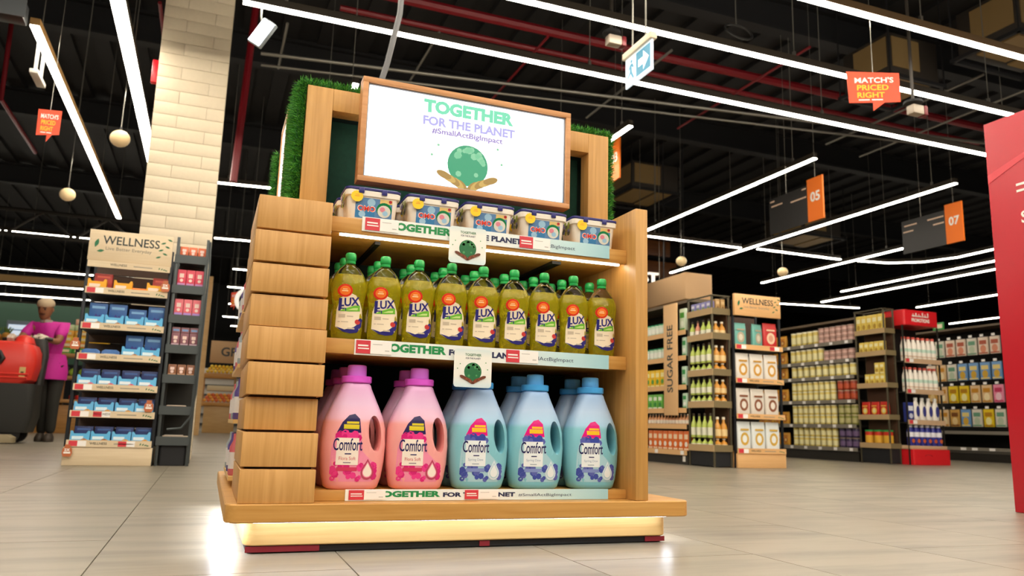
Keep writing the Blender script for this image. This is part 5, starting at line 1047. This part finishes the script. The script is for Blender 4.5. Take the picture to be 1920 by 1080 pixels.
# ---------------------------------------------------------------- far right hanging packs
G3X = 11.35
g3 = gondola('peg_shelving', 'far right shelving with hanging packs beside the red panel', G3X, 8.4, 12.5, [.465, .21], 2.12, .5)
shelf_tags(g3, G3X, (8.75, 9.05, 9.25), .21, .1)
hg = [pack('hang_pack', c, c2, c3, .17, .22, .03) for c, c2, c3 in (('e2cdb8', 'b0563c', 'd88a6a'), ('dcb98a', 'c88a2c', 'f0dcae'), ('6f9ac8', 'e8d080', 'd0a63c'), ('e2c21e', 'b5801e', 'f0e6a0'), ('e88aa4', 'c23a5e', 'f4c8d2'), ('d8d0c0', '6a9a7c', 'b8c4a8'), ('c99a4c', '7a4a24', 'e2c48a'), ('8f4aa8', 'e08a3c', 'e8608a'))]
hn_ = ('cream', 'tan', 'blue', 'yellow', 'pink', 'grey', 'amber', 'purple')
for r, (z, seq) in enumerate(((1.68, (7, 0, 0, 5, 0, 0, 5, 1)), (1.28, (7, 2, 2, 2, 2, 5, 1, 0)), (.92, (5, 4, 1, 1, 3, 3, 1, 6)), (.54, (6, 5, 3, 5, 2, 6, 1, 0)))):
    for j, s in enumerate(seq):
        o = hg[s].put((G3X+.1, 8.5+.2*j, z), RX, '%s pack on pegs right of promotions rack, %s row, %s from red panel' % (hn_[s], ('top', 'second', 'third', 'lowest')[r], ORD[j]), None, (1, 1, 1.25))
        hk = link('peg', bpy.data.meshes.get('pegm') or MB().tube([(0, -.02, .222), (0, .3, .235)], .004, 5).box(-.03, .03, -.022, -.018, .222, .26, 1).mesh('pegm', [STEEL, TAGW]), g3, (G3X+.1-(g3.location.x), 8.5+.2*j-g3.location.y, z+.06), RX)
t = thing('shelf_topper', 'small green sign on top of the far right shelving', 'sign', (G3X+.3, 9.75, 2.15)); part(MB().box(-.01, .01, 0, .22, 0, .16, 0, .003), 'board', mat('sign_green', '2f8a3c', .5), t); part(MB().box(-.0115, -.0102, .03, .18, .06, .13), 'print', mat('sign_cream', 'e9d8bc', .5), t)
# ---------------------------------------------------------------- red panel
rp2 = thing('promo_panel', 'tall red freestanding promotion panel at the right edge', 'panel', (3.62, 2.0, 0))
part(MB().box(3.6, 3.64, 1.2, 2.7, .001, 1.93, 0, .003), 'board', mat('panel_red', 'bd0f26', .35), rp2, True)
m = MB(); f = YZ(3.5985, 2.7, 0)
m.flat([(.002+.6*k/12, 1.655+.13*math.sin(k/12*1.57)) for k in range(13)]+[(.002+.6*k/12, 1.61+.165*math.sin(k/12*1.57)) for k in range(12, -1, -1)], f, 0)
m.rect(.145, .4, 1.528, 1.54, f, 1).rect(.145, .4, 1.56, 1.572, f, 1); m.text('S', .157, 1.37, .035, f, 1, .02)
part(m, 'print', [mat('panel_pink', 'e0505a', .4), INK_W], rp2, True)
for y in (1.25, 2.5): part(MB().box(3.45, 3.85, y, y+.04, 0.0005, .012), 'foot', DGREY, rp2, True)
# ---------------------------------------------------------------- fascia above the sugar free aisle
t = thing('fascia_box', 'plain beige fascia box above the sugar free shelving', 'fascia', (7.2, 11, 2.43))
part(MB().box(6.965, 7.47, 10.5, 11.8, 2.43, 2.86, 0, .004), 'body', mat('fascia_peach', 'eabf90', .6), t, True)
for x in (7.0, 7.4): part(MB().tube([(x, 11.2, 2.86), (x, 11.2, CZ-.08)], .01, 5), 'rod', BLACK, t, True)
t = thing('fascia_letters', 'white letters ST standing beside the beige fascia box', 'letters', (7.1, 12, 2.95))
m = MB(); 
for dy in (0, .04): m.text('ST', -.06, .0, .36, XZ(0, dy, 0), 0, .03, .2)
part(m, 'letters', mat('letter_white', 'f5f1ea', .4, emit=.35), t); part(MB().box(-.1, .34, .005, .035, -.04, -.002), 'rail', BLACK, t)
for x in (-.08, .32): part(MB().tube([(x, .02, -.04), (x, .02, CZ-3.0)], .005, 5), 'rod', STEEL, t)
for k, (x0, x1, z, yy) in enumerate(((8.2, 9.55, 4.25, 15), (7.75, 9.2, 3.57, 14.2))):
    t = thing('wooden_canopy', 'brown wooden canopy with yellow underside behind the display post, %s one' % ('upper', 'lower')[k], 'canopy', ((x0+x1)/2, yy+.3, z))
    part(MB().box(x0, x1, yy, yy+.06, z, z+.35, 0, .004).box(x0, x1, yy+.06, yy+.6, z+.3, z+.35), 'fascia', wood('canopy_wood', '7a4a24', '63381a', 0), t, True); part(MB().box(x0+.05, x1-.1, yy+.07, yy+.6, z+.25, z+.2995), 'soffit', mat('canopy_yellow', 'b98a1e', .5), t, True)
    for x in (x0+.1, x1-.1): part(MB().tube([(x, yy+.3, z+.35), (x, yy+.3, CZ-.08)], .01, 5), 'rod', BLACK, t, True)
